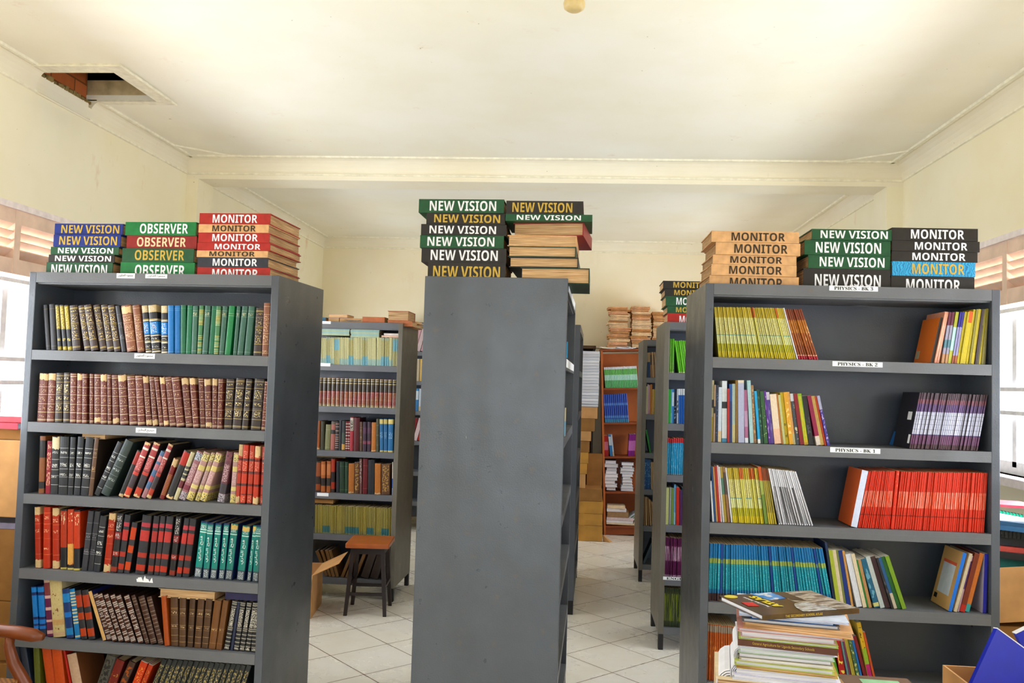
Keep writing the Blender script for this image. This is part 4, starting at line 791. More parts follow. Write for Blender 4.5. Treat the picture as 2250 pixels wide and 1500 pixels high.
uni('e', 4, E3, 226, 400, (228, 840), (402, 850), 18, 'magn'); uni('e', 5, E3, 220, 385, (222, 1172), (387, 1180), 16, 'dgr')
row('g', 0, E1, [(212,222,188,872,'p_dbt'),(226,245,205,872,'p_dbt'),(248,268,220,868,'p_bn'),(271,285,250,866,'p_tn2'),(288,300,268,868,'p_bn'),(303,315,285,868,'p_tn2')])
row('g', 1, E1, [(190,200,190,1240,'p_yg4'),(203,218,202,1218,'p_pw'),(221,240,218,1225,'p_pnk'),(243,262,246,1220,'p_ob'),(265,282,268,1275,'p_yc'),(285,300,285,1275,'p_oly')])
row('g', 2, E3, [(142,152,104,132,'p_gst')])
row('g', 3, E3, [(106,116,104,322,'p_blt'),(118,128,112,324,'p_blt'),(130,140,124,326,'p_blt'),(142,150,136,328,'p_blt'),(152,162,146,345,'p_tn2'),(164,172,158,345,'p_tn2')])
row('g', 4, E3, [(104,112,92,572,'p_tb'),(116,126,100,575,'p_tn2'),(130,142,112,580,'p_tb'),(146,155,122,590,'p_tn2'),(160,168,138,600,'p_tb'),(172,180,150,610,'p_tn2')])
row('g', 5, E3, [(92,108,158,862,'p_gb')])
# ---- far-wall bookcase, seen as a sliver
for lev, stl in ((0, ['p_pnk','p_pw','p_pnk']), (1, ['p_cm','p_cm','p_yc']), (2, ['p_wb','p_bw3','p_wb']), (3, ['p_dr','p_pw','p_rd'])):
    for i, s_ in enumerate(stl):
        u0 = .30 + i*.05; put('k', lev, u0, u0+.045, u0 + (.06 if lev in (0, 3) else 0), SH['k'][lev]+.25, s_)
# labels: each book by its look and its place counted from the nearer end of its shelf
ONES = 'zeroth first second third fourth fifth sixth seventh eighth ninth tenth eleventh twelfth thirteenth fourteenth fifteenth sixteenth seventeenth eighteenth nineteenth twentieth'.split()
TENS = {2: 'twenty', 3: 'thirty', 4: 'forty', 5: 'fifty', 6: 'sixty', 7: 'seventy'}
TIETH = {2: 'twentieth', 3: 'thirtieth', 4: 'fortieth', 5: 'fiftieth', 6: 'sixtieth', 7: 'seventieth'}
def ordw(i): return ONES[i] if i <= 20 else (TIETH[i//10] if i % 10 == 0 else TENS[i//10] + '-' + ONES[i % 10])
UNAME = dict(l='Arabic bookcase', r='physics bookcase', b='stool-side bookcase', e='English bookcase', g='lower metal bookcase', k='far-wall bookcase')
ENDS = dict(l=('window', 'aisle', 2), r=('aisle', 'window', 2), b=('window', 'aisle', 1), e=('aisle', 'window', 0), g=('aisle', 'window', 0), k=('window', 'aisle', 1))
SHN = ['top shelf', 'second shelf', 'third shelf', 'fourth shelf', 'fifth shelf', 'lowest shelf']
for (k, lev), L in REG.items():
    L.sort(key=lambda q: q[0]); nL = len(L)
    for i, (u0, o, look, noun) in enumerate(L):
        left = ENDS[k][2] == 0 or (ENDS[k][2] == 2 and i < nL/2)
        tag(o, '%s %s, %s from the %s end, %s of %s' % (look, noun, ordw(i+1 if left else nL-i), ENDS[k][0 if left else 1], SHN[lev], UNAME[k]), CAT, '%s of the %s' % (SHN[lev].replace('shelf', 'shelf books'), UNAME[k]))
# ---- shelf labels
AF = '\uFEEF\uFEED\uFE8E\uFE98\uFED4\uFEDF\uFE8D \uFEC9\uFEEE\uFEE4\uFEA0\uFEE3'; AB = '\uFEF1\uFEAD\uFE8E\uFEA8\uFE92\uFEDF\uFE8D \uFEA2\uFEF4\uFEA4\uFEBB'
def lab(k, x0, x1, y0, y1, txt):
    a, z1 = uz(k, x0, y0); c, _ = uz(k, x1, y0); _, z0 = uz(k, x0, y1); shelf_label(k, a, c, z0, z1, txt)
lab('l', 257, 297, 600, 611, AF); lab('l', 320, 368, 602, 611, AF); lab('l', 296, 341, 776, 787, AF); lab('l', 299, 344, 939, 950, AB)
lab('r', 1822, 1929, 627, 638, 'PHYSICS - BK 3'); lab('r', 1829, 1939, 793, 804, 'PHYSICS - BK 2'); lab('r', 1824, 1934, 982, 993, 'PHYSICS - BK 1')
lab('e', 1457, 1530, 1266, 1273, 'ENGLISH')
lab('b', 704, 727, 705, 711, ''); lab('b', 702, 726, 797, 804, ''); lab('b', 697, 722, 1082, 1089, '')
for u0, u1, z in ((.10, .55, 2.085), (.50, .78, 2.085), (.05, 1.12, 1.757), (.80, 1.05, 2.09)):
    b = MB(); b.box(u0, -.0016, z, u1, -.0004, z+.036); b.build('paper_label', M_WLAB, U['c'])
b = MB()
for i in range(5): b.hexa([(.615+.015*i, -.0015, .742+.002*(i%2)), (.632+.015*i, -.0015, .742), (.632+.015*i, -.0004, .742), (.615+.015*i, -.0004, .742), (.612+.017*i-.01*(i%2), -.0015, .755+.006*(i%2)), (.618+.017*i, -.0015, .756+.008*(i%3)), (.618+.017*i, -.0004, .756+.008*(i%3)), (.612+.017*i-.01*(i%2), -.0004, .755)])
o = b.build('torn_label_scrap', M_WLAB, U['l'])
# ---- books lying flat: built with thickness up, spine to the front
def flat(name, mat, pages, L, d, t, loc, rz, bt=.004, tilt=0, bulge=0, parent=None):
    """length L along x, depth d along y, thickness t along z"""
    P = [(d, 0), (0, 0), (0, t), (d, t), (d, t-bt), (bt, t-bt), (bt, bt), (d, bt)]
    v, f = extrude(P, lambda p, z: (z, p[0], p[1]), L)
    o = mesh_obj(name, v, f, mat, parent, loc, (tilt, 0, rz)); fixn(o)
    b = MB(); e = .005; b.box(e, bt*1.02, bt*1.02, L-e, d-.006, t-bt*1.02); b.build('pages', pages, o)
    return o
CLOTH = {n: plain(n+'_book_cloth', tuple(x*.72 for x in lin(c)) if n != 'tan' else tuple(x*.9 for x in lin(c)), .5, .35, .16, 30) for n, c in (('green', '#1d5a34'), ('black', '#2b2622'), ('blue', '#1a3490'), ('bright_green', '#12823e'), ('red', '#c0281e'), ('dark_red', '#a02420'), ('tan', '#dba873'), ('slate', '#333540'), ('dark_green', '#1c4028'))}
def marble():
    t = NT('marbled_blue_paper'); co = t.n('ShaderNodeTexCoord').outputs['Object']; wv = t.n('ShaderNodeTexWave'); wv.inputs['Scale'].default_value = 30; wv.inputs['Distortion'].default_value = 14; wv.inputs['Detail'].default_value = 3; t.l(co, wv.inputs[0])
    return t.fin(t.mix(wv.outputs['Fac'], '#0f6ea4', '#2aa4d4'), .4)
CLOTH['marbled blue'] = marble()
PR = {n: plain(n+'_cover_paint', c, .55, .3, .14, 60) for n, c in (('white', '#e4e4ea'), ('gold', '#c2a040'), ('dark', '#3a2e20'), ('cream', '#e2c9a0'))}
ORD = ['lowest', 'second from bottom', 'third from bottom', 'fourth from bottom', 'fifth from bottom', 'sixth from bottom', 'seventh from bottom']
def volume_pile(k, crop, ents, pile, d=.29, v=.03, zbase=None, first_cut=True):
    ox, oy, s = crop; z = (UH[k]-.0218 if zbase is None else zbase)
    zs0 = z; n_ = len(ents)
    for i, (x0, x1, y0, y1, cloth, paint, txt, fx0, fx1) in enumerate(ents):
        ua, zt = uz(k, ox+x0/s, oy+y0/s, v); ub, _ = uz(k, ox+x1/s, oy+y0/s, v)
        tt = zt-z
        vv = v + random.uniform(-.004, .006); yaw = random.uniform(-.012, .012)
        p = world(k, ua, vv, z+.0004)
        pg = PG['nz']
        top = 'topmost' if i == n_-1 else ORD[i]
        o = flat('bound_newspaper', CLOTH[cloth], pg, ub-ua, d*random.uniform(.97, 1.03), tt-.0008, p, UN[k][2]+yaw)
        tag(o, '%s volume with %s lettering, %s, %s' % (cloth.replace('_', ' '), paint, top, pile), 'book', 'bound volumes in the %s' % pile)
        L = ub-ua; hh = min(.052, (tt-.001)*.74)
        lettering(o, sans(txt), L*(fx1-fx0), hh, (L*(fx0+fx1)/2, -.0006, tt*.5), (PI/2, 0, 0), PR[paint], .0)
        z = zt
LT = (0, 400, 3.125)
volume_pile('l', LT, [(318,775,548,612,'green','white','NEW VISION',.08,.92),(330,785,495,550,'black','white','NEW VISION',.10,.95),(347,818,442,493,'green','white','NEW VISION',.11,.92),(372,832,360,437,'blue','gold','NEW VISION',.09,.95),(372,842,282,358,'blue','gold','NEW VISION',.10,.95)], 'window-end pile on the Arabic bookcase')
volume_pile('l', LT, [(832,1340,548,625,'bright_green','white','OBSERVER',.2,.87),(845,1335,453,547,'green','gold','OBSERVER',.18,.87),(870,1348,365,450,'dark_red','cream','OBSERVER',.15,.85),(862,1350,272,360,'bright_green','white','OBSERVER',.21,.89)], 'middle pile on the Arabic bookcase')
volume_pile('l', LT, [(1357,1855,583,632,'red','white','MONITOR',.21,.84),(1357,1842,514,582,'slate','white','MONITOR',.22,.85),(1352,1840,468,512,'tan','dark','MONITOR',.18,.82),(1356,1855,414,466,'red','white','MONITOR',.24,.87),(1362,1852,346,412,'red','white','MONITOR',.2,.84),(1365,1845,288,345,'tan','dark','MONITOR',.2,.82),(1367,1852,210,286,'red','white','MONITOR',.19,.82)], 'aisle-end pile on the Arabic bookcase', d=.36)
RT = (1500, 480, 3)
volume_pile('r', RT, [(178,770,372,430,'tan','dark','MONITOR',.23,.82),(190,752,298,370,'tan','dark','MONITOR',.21,.83),(200,752,236,296,'tan','dark','MONITOR',.21,.83),(218,775,155,234,'tan','dark','MONITOR',.22,.85),(190,765,80,153,'tan','dark','MONITOR',.23,.84)], 'aisle-end pile on the physics bookcase')
volume_pile('r', RT, [(800,1370,325,440,'black','white','NEW VISION',.13,.89),(830,1372,237,323,'green','white','NEW VISION',.14,.93),(805,1373,138,235,'green','white','NEW VISION',.13,.89),(850,1374,68,136,'green','white','NEW VISION',.11,.95)], 'middle pile on the physics bookcase')
volume_pile('r', RT, [(1378,1930,375,455,'black','white','MONITOR',.18,.83),(1381,1927,280,373,'marbled blue','gold','MONITOR',.24,.87),(1381,1945,212,278,'black','white','MONITOR',.24,.86),(1381,1958,142,210,'black','white','MONITOR',.26,.86),(1381,1945,58,140,'black','white','MONITOR',.22,.84)], 'window-end pile on the physics bookcase')
ET = (1380, 600, 5)
volume_pile('e', ET, [(434,1030,438,526,'red','white','MONITOR',.22,.84),(432,1030,360,436,'green','gold','MONITOR',.16,.8),(414,1030,250,358,'green','white','MONITOR',.19,.82),(404,1020,170,248,'black','gold','MONITOR',.17,.8),(386,1010,82,168,'black','gold','MONITOR',.18,.84)], 'pile on the English bookcase')
# centre bookcase: two piles on its end, using a frame whose front is the end panel
UN['cf'] = (-.6592, 3.514, ca); UH['cf'] = 2.13
CT = (860, 420, 3.124)
volume_pile('cf', CT, [(252,785,485,587,'black','gold','NEW VISION',.07,.93),(207,790,386,483,'black','white','NEW VISION',.11,.9),(197,772,299,384,'green','white','NEW VISION',.09,.89),(205,790,224,297,'black','white','NEW VISION',.10,.88),(242,780,147,222,'black','gold','NEW VISION',.1,.94),(190,775,53,133,'green','white','NEW VISION',.13,.91)], 'spine-forward pile on the centre bookcase', v=.012)
z = 2.13-.0218
CV = [(808,1280,520,592,'dark_green',0),(808,1284,448,518,'black',0),(800,1268,373,446,'dark_green',.0),(796,1272,296,371,'tan',.0),(830,1320,206,292,'dark_red',-.08)]
for i, (x0, x1, y0, y1, cl, yw) in enumerate(CV):
    ua, zt = uz('cf', CT[0]+x0/CT[2], CT[1]+y0/CT[2], .012); ub, _ = uz('cf', CT[0]+x1/CT[2], CT[1]+y0/CT[2], .012)
    if i == 4: zt += .001
    p = world('cf', ub + (.05 if i == 0 else 0), .012 + .004*i, z+.0004)
    o = flat('bound_newspaper', CLOTH[cl], PG['nz'], .385, ub-ua, zt-z-.0008, p, ca+PI/2+yw+random.uniform(-.01, .01))
    tag(o, 'volume showing tan page ends, %s, page-end pile on centre bookcase' % ORD[i], 'book', 'bound volumes in the page-end pile on the centre bookcase')
    z = zt
for i, (x0, x1, y0, y1, cl, pt) in enumerate([(785,1380,156,205,'green','white'),(790,1318,64,154,'black','gold')]):
    ua, zt = uz('cf', CT[0]+x0/CT[2], CT[1]+y0/CT[2], .012); ub, _ = uz('cf', CT[0]+x1/CT[2], CT[1]+y0/CT[2], .012)
    o = flat('bound_newspaper', CLOTH[cl], PG['nz'], ub-ua, .29, zt-z-.0008, world('cf', ua, .008+.004*i, z+.0004), ca+.008)
    tag(o, '%s volume with %s lettering, %s, page-end pile on centre bookcase' % (cl, pt, ('second from top', 'topmost')[i]), 'book', 'bound volumes in the page-end pile on the centre bookcase')
    L = ub-ua; lettering(o, sans('NEW VISION'), L*(.78 if i else .74), min(.05, (zt-z)*.72), (L*(.47 if i else .5), -.0006, (zt-z)/2), (PI/2, 0, 0), PR[pt], .0)
    z = zt
# ------------------------------------------------------------------ things between and on top of the bookcases
def at(x, y, Y):
    d = raydir(x, y); return CO + d*((Y-CO.y)/d.y)
def lying(k, crop, x0, y0, x1, y1, name, mat, pages, label, v=.03, d=.17, foredge=False, zb=None, bt=.002, group=None):
    ox, oy, s = crop; ua, zt = uz(k, ox+x0/s, oy+y0/s, v); ub, z0 = uz(k, ox+x1/s, oy+y1/s, v)
    if zb is not None: z0 = zb
    else:
        _, z0 = uz(k, ox+x0/s, oy+y1/s, v)
    t = max(.004, zt-z0); L = ub-ua
    if foredge: p = world(k, ub, v+d, z0); rz = UN[k][2]+PI
    else: p = world(k, ua, v, z0); rz = UN[k][2]
    o = flat(name, mat, pages, L, d, t, p, rz, bt); tag(o, label, 'book', group); return o
cm = lambda n, c, r=.5: plain(n, c, r, .35, .12, 30)
lying('l', C3, 480, 25, 700, 92, 'hardcover_book', cm('torn_tan_boards','#b89468'), PG['nz'], 'worn tan book lying flat across the black silver-banded hardcovers', v=.025, foredge=True)
lying('l', C5, 1264, 172, 1768, 250, 'hardcover_book', cm('cream_boards','#d9c39c'), PG['z'], 'cream-edged book lying flat on the leather-brown hardcovers of the fifth shelf', v=.03, foredge=True)
lying('l', C5, 1862, 208, 2160, 268, 'hardcover_book', cm('navy_boards','#26254f'), PG['z'], 'navy book lying flat on the black silver-ornate hardcovers of the fifth shelf', v=.03)
# on the bookcase behind the stool
zb1 = UH['b']-.0215
lying('b', B1, 715, 150, 950, 182, 'hardcover_book', cm('thin_rust_boards','#b0683e'), PG['z'], 'thin rust-coloured book under the thick brick-red book on the stool-side bookcase', zb=zb1, d=.2)
lying('b', B1, 715, 55, 915, 150, 'hardcover_book', cm('brick_red_boards','#a4502e'), PG['nz'], 'thick brick-red book lying on top of the stool-side bookcase', foredge=True, d=.24, bt=.004)
lying('b', B1, 470, 112, 683, 152, 'hardcover_book', cm('orange_brown_boards','#b4663c'), PG['z'], 'flat orange-brown book lying on top of the stool-side bookcase', zb=zb1)
lying('b', B1, 250, 125, 470, 152, 'magazine', cm('tan_magazine','#b98c5c'), PG['z'], 'low tan magazine lying under the crumpled papers on the stool-side bookcase', zb=zb1)
lying('b', B1, 133, 120, 246, 152, 'magazine', cm('dusty_pink_magazine','#b08a84'), PG['z'], 'dusty pink magazine, lower of two by the window end of the stool-side bookcase', zb=zb1, foredge=True)
lying('b', B1, 138, 88, 325, 119, 'magazine', cm('pale_pink_magazine','#c8a49c'), PG['z'], 'pale pink magazine, upper of two by the window end of the stool-side bookcase', foredge=True)
lying('b', B1, 50, 118, 112, 152, 'magazine', cm('blue_magazine','#2a5a78'), PG['z'], 'blue magazine at the window end on top of the stool-side bookcase', zb=zb1)
def curled(name, P0, wd, dp, n, mats, label, cat, seed, lift=.03):
    """loose leaves that sag and curl, one object"""
    rj = random.Random(seed); b = MB(); r = None
    v = []; f = []; mi = []
    for q in range(n):
        a = rj.uniform(-.4, .4); cx, cy = rj.uniform(-.02, .02), rj.uniform(-.02, .02); z0 = q*.009+.001; k1, k2 = rj.uniform(.0, lift), rj.uniform(.0, lift)
        b0 = len(v); N = 8
        for i in range(N+1):
            for j in (0, 1):
                x = (i/N-.5)*wd; y = (j-.5)*dp; z = z0 + k1*max(0, i/N-.6)**2*6 + k2*max(0, .4-i/N)**2*6
                v.append((x*math.cos(a)-y*math.sin(a)+cx, x*math.sin(a)+y*math.cos(a)+cy, z))
        for i in range(N+1):
            for j in (0, 1): w_ = v[b0+i*2+j]; v.append((w_[0], w_[1], w_[2]+.006))
        o2 = b0+2*(N+1)
        for i in range(N):
            A = [b0+2*i, b0+2*i+1, b0+2*i+3, b0+2*i+2]; B = [o2+2*i, o2+2*i+2, o2+2*i+3, o2+2*i+1]
            f += [tuple(A), tuple(B), (A[0], A[3], o2+2*i+2, o2+2*i), (A[1], o2+2*i+1, o2+2*i+3, A[2])]; mi += [q % len(mats)]*4
        f += [(b0, o2, o2+1, b0+1), (b0+2*N, b0+2*N+1, o2+2*N+1, o2+2*N)]; mi += [q % len(mats)]*2
    o = mesh_obj(name, v, f, mats, None, P0, (0, 0, 0), mi); fixn(o); tag(o, label, cat); return o
M_NEWS = plain('yellowed_newsprint', '#d9a878', .9, .1, .16, 20); M_NEWS2 = plain('pale_newsprint', '#e6d2b0', .9, .1, .12, 20); M_GREYP = plain('grey_print', '#77706a', .8, .2, .35, 60); M_WPAP = plain('white_paper', '#e4e4ec', .8, .2, .05)
curled('loose_magazine', world('b', .82, .12, zb1+.012), .13, .17, 4, [M_GREYP, M_NEWS2], 'crumpled grey magazines beside the flat orange-brown book on the stool-side bookcase', 'magazine', 4, .03)
curled('loose_magazine', world('b', 1.17, .42, zb1+.002), .17, .22, 7, [M_NEWS, M_NEWS2], 'yellowed papers drooping over the aisle side of the stool-side bookcase top', 'papers', 9, .0)
# booklets lying on the top row of that bookcase
YB1 = cm('pale_blue_yellow_cover', '#a9b89a'); YB2 = cm('aqua_yellow_cover', '#8fb4b4')
for pile, x0, x1, ya, yb, nn in (('window-end', 62, 348, 202, 290, 5), ('middle', 352, 638, 206, 312, 6)):
    for i in range(nn):
        y1 = yb-(yb-ya)*i/nn; y0 = yb-(yb-ya)*(i+1)/nn
        lying('b', B1, x0+random.uniform(0, 8), y0, x1-random.uniform(0, 10), y1, 'booklet', (YB1, YB2)[i % 2], PG['z'], 'thin %s booklet lying flat, %s in the %s pile above the top-shelf row' % (('yellowish', 'bluish')[i % 2], ('topmost' if i == nn-1 else ORD[i]), pile), d=.2, bt=.0015, group='booklets lying on the top-shelf row of the stool-side bookcase')
lying('b', B1, 655, 293, 838, 312, 'booklet', cm('cream_pink_cover', '#d9b49c'), PG['z'], 'pinkish booklet lying flat at the aisle end of the top-shelf row', d=.2, bt=.0015)
lying('b', B1, 678, 273, 838, 292, 'booklet', cm('white_pink_cover', '#dcd0cc'), PG['z'], 'whitish booklet lying on the pinkish one at the top shelf aisle end', d=.2, bt=.0015)
lying('b', B4, 46, 386, 200, 440, 'cardboard_sleeve', M_CARDD, PG['nz'], 'brown cardboard sleeve lying on the dingy yellow booklets of the fifth shelf', d=.2)
lying('b', B4, 52, 40, 305, 52, 'magazine', cm('thin_dusty_magazine','#8f7a5c'), PG['z'], 'thin dusty magazine lying on the fourth-shelf books behind the stool', d=.2, bt=.001)
# ---- stool
def stool():
    P = [V((-1.594, 5.905, 0)), V((-1.316, 5.93, 0)), V((-1.617, 6.19, 0)), V((-1.345, 6.215, 0))]
    c = sum(P, V())/4; c.z = 0
    r = root('wooden_stool', c, .09, 'wooden stool with red-brown square seat and dark legs before the back bookcase', 'stool')
    b = MB(); b.box(-.155, -.165, .475, .155, .165, .51); b.build('seat', plain('red_brown_seat', '#a4521e', .35, .5, .14, 12), r, bevel=.008)
    lm = plain('dark_stool_wood', '#231512', .45)
    b = MB(); b.box(-.12, -.13, .43, .12, -.11, .475); b.box(-.12, .11, .43, .12, .13, .475); b.box(-.12, -.13, .43, -.10, .13, .475); b.box(.10, -.13, .43, .12, .13, .475); b.build('apron', lm, r)
    for sx in (-1, 1):
        for sy in (-1, 1):
            b = MB(); a = (sx*.105, sy*.115); e = (sx*.14, sy*.145); h_ = .012
            b.hexa([(e[0]-h_, e[1]-h_, 0), (e[0]+h_, e[1]-h_, 0), (e[0]+h_, e[1]+h_, 0), (e[0]-h_, e[1]+h_, 0), (a[0]-.015, a[1]-.015, .475), (a[0]+.015, a[1]-.015, .475), (a[0]+.015, a[1]+.015, .475), (a[0]-.015, a[1]+.015, .475)])
            b.build('leg', lm, r)
    for sy in (-1, 1): b = MB(); b.box(-.125, sy*.135-.008, .14, .125, sy*.135+.008, .16); b.build('stretcher', lm, r)
    for sx in (-1, 1): b = MB(); b.box(sx*.13-.008, -.13, .19, sx*.13+.008, .13, .21); b.build('stretcher', lm, r)
stool()
# ---- cardboard boxes
def carton(name, loc, rz, sx, sy, sz, mat, label, open_=False, flaps=(), group=None, tape=None, tilt=(0, 0)):
    r = root(name, loc, rz, label, 'box', group); r.rotation_euler = (tilt[0], tilt[1], rz)
    b = MB(); th = .005
    if open_:
        b.box(0, 0, 0, sx, sy, th); b.box(0, 0, th, sx, th, sz); b.box(0, sy-th, th, sx, sy, sz); b.box(0, th, th, th, sy-th, sz); b.box(sx-th, th, th, sx, sy-th, sz)
        b.build('body', mat, r)
    else:
        b.box(0, 0, 0, sx, sy, sz); b.build('body', mat, r, bevel=.004)
    for side, ln, ang in flaps:
        b = MB(); c_, s_ = math.cos(ang)*ln, math.sin(ang)*ln
        E = {'front': ((0,0),(sx,0),(0,-1)), 'back': ((sx,sy),(0,sy),(0,1)), 'left': ((0,sy),(0,0),(-1,0)), 'right': ((sx,0),(sx,sy),(1,0))}[side]
        p, q, d_ = E; P = [(p[0],p[1],sz),(q[0],q[1],sz),(q[0]+d_[0]*c_,q[1]+d_[1]*c_,sz+s_),(p[0]+d_[0]*c_,p[1]+d_[1]*c_,sz+s_)]
        b.hexa([(x, y, z-.004) for x, y, z in P] + P); b.build('flap', M_CARD, r)
    if tape:
        b = MB(); b.box(sx*.44, -.0012, sz*.0, sx*.56, -.0002, sz); b.box(sx*.44, -.0012, sz+.0004, sx*.56, sy, sz+.0014); b.build('tape', tape, r)
    return r
carton('cardboard_box', (-2.13, 5.74, 0), .12, .33, .40, .30, M_CARD, 'open cardboard box with raised flaps on the floor beside the stool', True, (('right', .2, .45), ('front', .15, -.9), ('left', .2, .6)))
# ---- orange bookcase at the back wall
OX, OY, OT = .352, 9.56, -.042
M_OR = plain('orange_brown_board', '#b8642c', .45, .4, .12, 5); M_ORD = plain('dark_board_edge', '#8a4218', .45, .4, .1, 8)
orr = root('wooden_bookcase', (OX, OY, 0), 0, 'orange-brown wooden bookcase against the back wall under bundled newspapers', 'bookcase'); orr.rotation_euler = (0, OT, 0)
OW, OD, OH = .95, .32, 2.075
for x in (0, OW-.022): b = MB(); b.box(x, 0, 0, x+.022, OD, OH); b.build('side_panel', M_OR, orr)
b = MB(); b.box(.022, OD-.012, 0, OW-.022, OD, OH-.022); b.build('back_panel', M_OR, orr)
b = MB(); b.box(-.01, -.01, OH, OW+.01, OD, OH+.022); b.build('top_panel', M_ORD, orr)
OS = [1.654, 1.261, .879, .484, .10]
for z in OS: b = MB(); b.box(.022, .005, z-.02, OW-.022, OD-.012, z); b.build('shelf', M_ORD, orr)
b = MB(); b.box(.022, .02, 0, OW-.022, .04, .08); b.build('plinth', M_ORD, orr)
UN['o'] = (OX, OY, 0); SH['o'] = OS; UNAME['o'] = 'orange wooden bookcase'
def shelfrow(items, lev, sty_, x0, x1, xt0, yt, n, crop, lo=0):
    for i in range(n):
        ox, oy, s = crop; xa, xb = x0+(x1-x0)*i/n, x0+(x1-x0)*(i+1)/n
        u0 = u_at('o', ox+xa/s, OS[lev], .03); u1 = u_at('o', ox+xb/s, OS[lev], .03); ut, zt = uz('o', ox+(xt0+xa-x0)/s, oy+yt/s, .03)
        hz = zt-OS[lev]; phi = math.atan((ut-u0)/hz); t = (u1-u0)*.97; st = sty_[min(i*len(sty_)//n, len(sty_)-1)]
        # each shelf board slopes with its leaning bookcase
        zb = OS[lev] - math.sin(OT)*u0*1.0 + .002 + (t*math.sin(phi) if phi > 0 else 0)
        o = book(st, t, .18, hz, world('o', u0, .03, zb), phi, 0)
        tag(o, '%s %s, %s from the carton end, %s of orange wooden bookcase' % (ST[st][0], NOUN[ST[st][2]], ordw(i+1+lo), SHN[lev]), 'book', 'books on the orange wooden bookcase')
O1 = (1270, 640, 5.77); O2 = (1260, 890, 5)
shelfrow(0, 0, ['gwh'], 345, 760, 325, 962, 20, O1)
shelfrow(0, 1, ['roy'], 345, 610, 322, -118, 12, (1260, 890, 5))
shelfrow(0, 2, ['p_rpk'], 345, 388, 335, 335, 2, O2); shelfrow(0, 2, ['p_bw3', 'p_wb'], 405, 450, 380, 325, 3, O2, 2); shelfrow(0, 2, ['p_pup'], 600, 672, 615, 332, 3, O2, 5)
WB = cm('white_paper_cover', '#d9dbe6')
for nm, x0, x1, ya, yb, nn in (('carton-side', 330, 495, 605, 940, 9), ('aisle-side', 503, 665, 625, 942, 10)):
    zt_ = uz('o', O2[0]+x0/5, O2[1]+ya/5, .03)[1]; z = OS[3] + .002 + .042*.3
    hgt = (zt_-z)/nn
    for i in range(nn):
        j0, j1 = random.uniform(0, .035), random.uniform(0, .04)
        ua = uz('o', O2[0]+x0/5, O2[1]+yb/5, .03)[0]+j0; ub = uz('o', O2[0]+x1/5, O2[1]+yb/5, .03)[0]-j1
        o = flat('white_paperback', WB, PG['wz'], ub-ua, .2, hgt-.001, world('o', ub, .03+.2+random.uniform(0, .02), z), PI, .0015)
        tag(o, 'white-paged book lying flat, %s of the %s stack in the orange bookcase' % ('topmost' if i == nn-1 else ordw(i+1) + ' from bottom', nm), 'book', 'white books stacked in the orange bookcase'); z += hgt
z = OS[4]+.018
for i, (h_, m_, l_) in enumerate(((.018, M_NEWS2, .36), (.03, M_WPAP, .3), (.035, cm('pinkish_white_cover', '#d8c6cc'), .3), (.06, cm('tan_ledger', '#9c7c58'), .24), (.035, M_WPAP, .22), (.035, M_NEWS2, .2))):
    p = (OX+.02+random.uniform(0, .02), OY+.03, z); o = flat('loose_magazine', m_, PG['nz'] if i in (0, 3, 5) else PG['wz'], l_, .22, h_-.002, p, random.uniform(-.06, .06), .0015)
    tag(o, 'old papers lying flat, %s of the heap on the lowest orange bookcase shelf' % (ORD[i] if i < 5 else 'topmost'), 'papers', 'old papers in the orange bookcase'); z += h_
# curled magazines: sheets bent over an arc
for q in range(4):
    b = MB(); R0 = .10+.022*q; pts = []
    for i in range(11):
        a = PI*.98 - i/10*PI*.62; pts.append((R0*1.3*math.cos(a)+.13, R0*.95*math.sin(a)))
    pr = pts + [(x*.93+.009, y*.88) for x, y in reversed(pts)]
    b.prism(pr, lambda p: (p[0], 0, p[1]), lambda p: (p[0], .22, p[1]))
    o = b.build('curled_magazine', [(M_NEWS2, M_WPAP, cm('grey_green_cover', '#8f9a8c'), cm('pale_blue_cover', '#a9bcc8'))[q]], None, (OX+.33+.001*q, OY+.035, OS[4]+.024)); tag(o, 'magazine curled in an arch on the lowest orange bookcase shelf, %s from the inside' % ordw(q+1), 'magazine', 'curled magazines in the orange bookcase')
# bundled newspapers on top of it
NB = [plain('bundle_%s' % n_, c, .9, .1, .18, 18) for n_, c in (('tan', '#dca878'), ('peach', '#e0ac84'), ('ochre', '#c99460'), ('pale', '#e6c8a0'))]
def bundle(p, L, d, t, rz, mat, fold, tilt=0):
    """folded newspapers: rounded fold at the front, slightly wavy layers behind"""
    b = MB(); n_ = max(2, int(t/.011)); rj = random.Random(int(p[0]*1e4+p[2]*1e5))
    for i in range(n_):
        z0 = t*i/n_; z1 = t*(i+1)/n_-.001; o_ = rj.uniform(0, .012); zc = (z0+z1)/2; hh = (z1-z0)/2
        pr = [(d, z0), (o_+hh*2, z0), (o_+hh*.6, z0+hh*.3), (o_, zc), (o_+hh*.6, z1-hh*.3), (o_+hh*2, z1), (d, z1)]
        e0, e1 = rj.uniform(0, .012), rj.uniform(0, .012); sg = rj.uniform(-.006, .006)
        b.prism(pr, lambda q: (e0, q[0], q[1]), lambda q: (L-e1, q[0], q[1]+max(0, sg)))
    o = b.build('newspaper_bundle', [mat], None, p, (0, tilt, rz)); return o
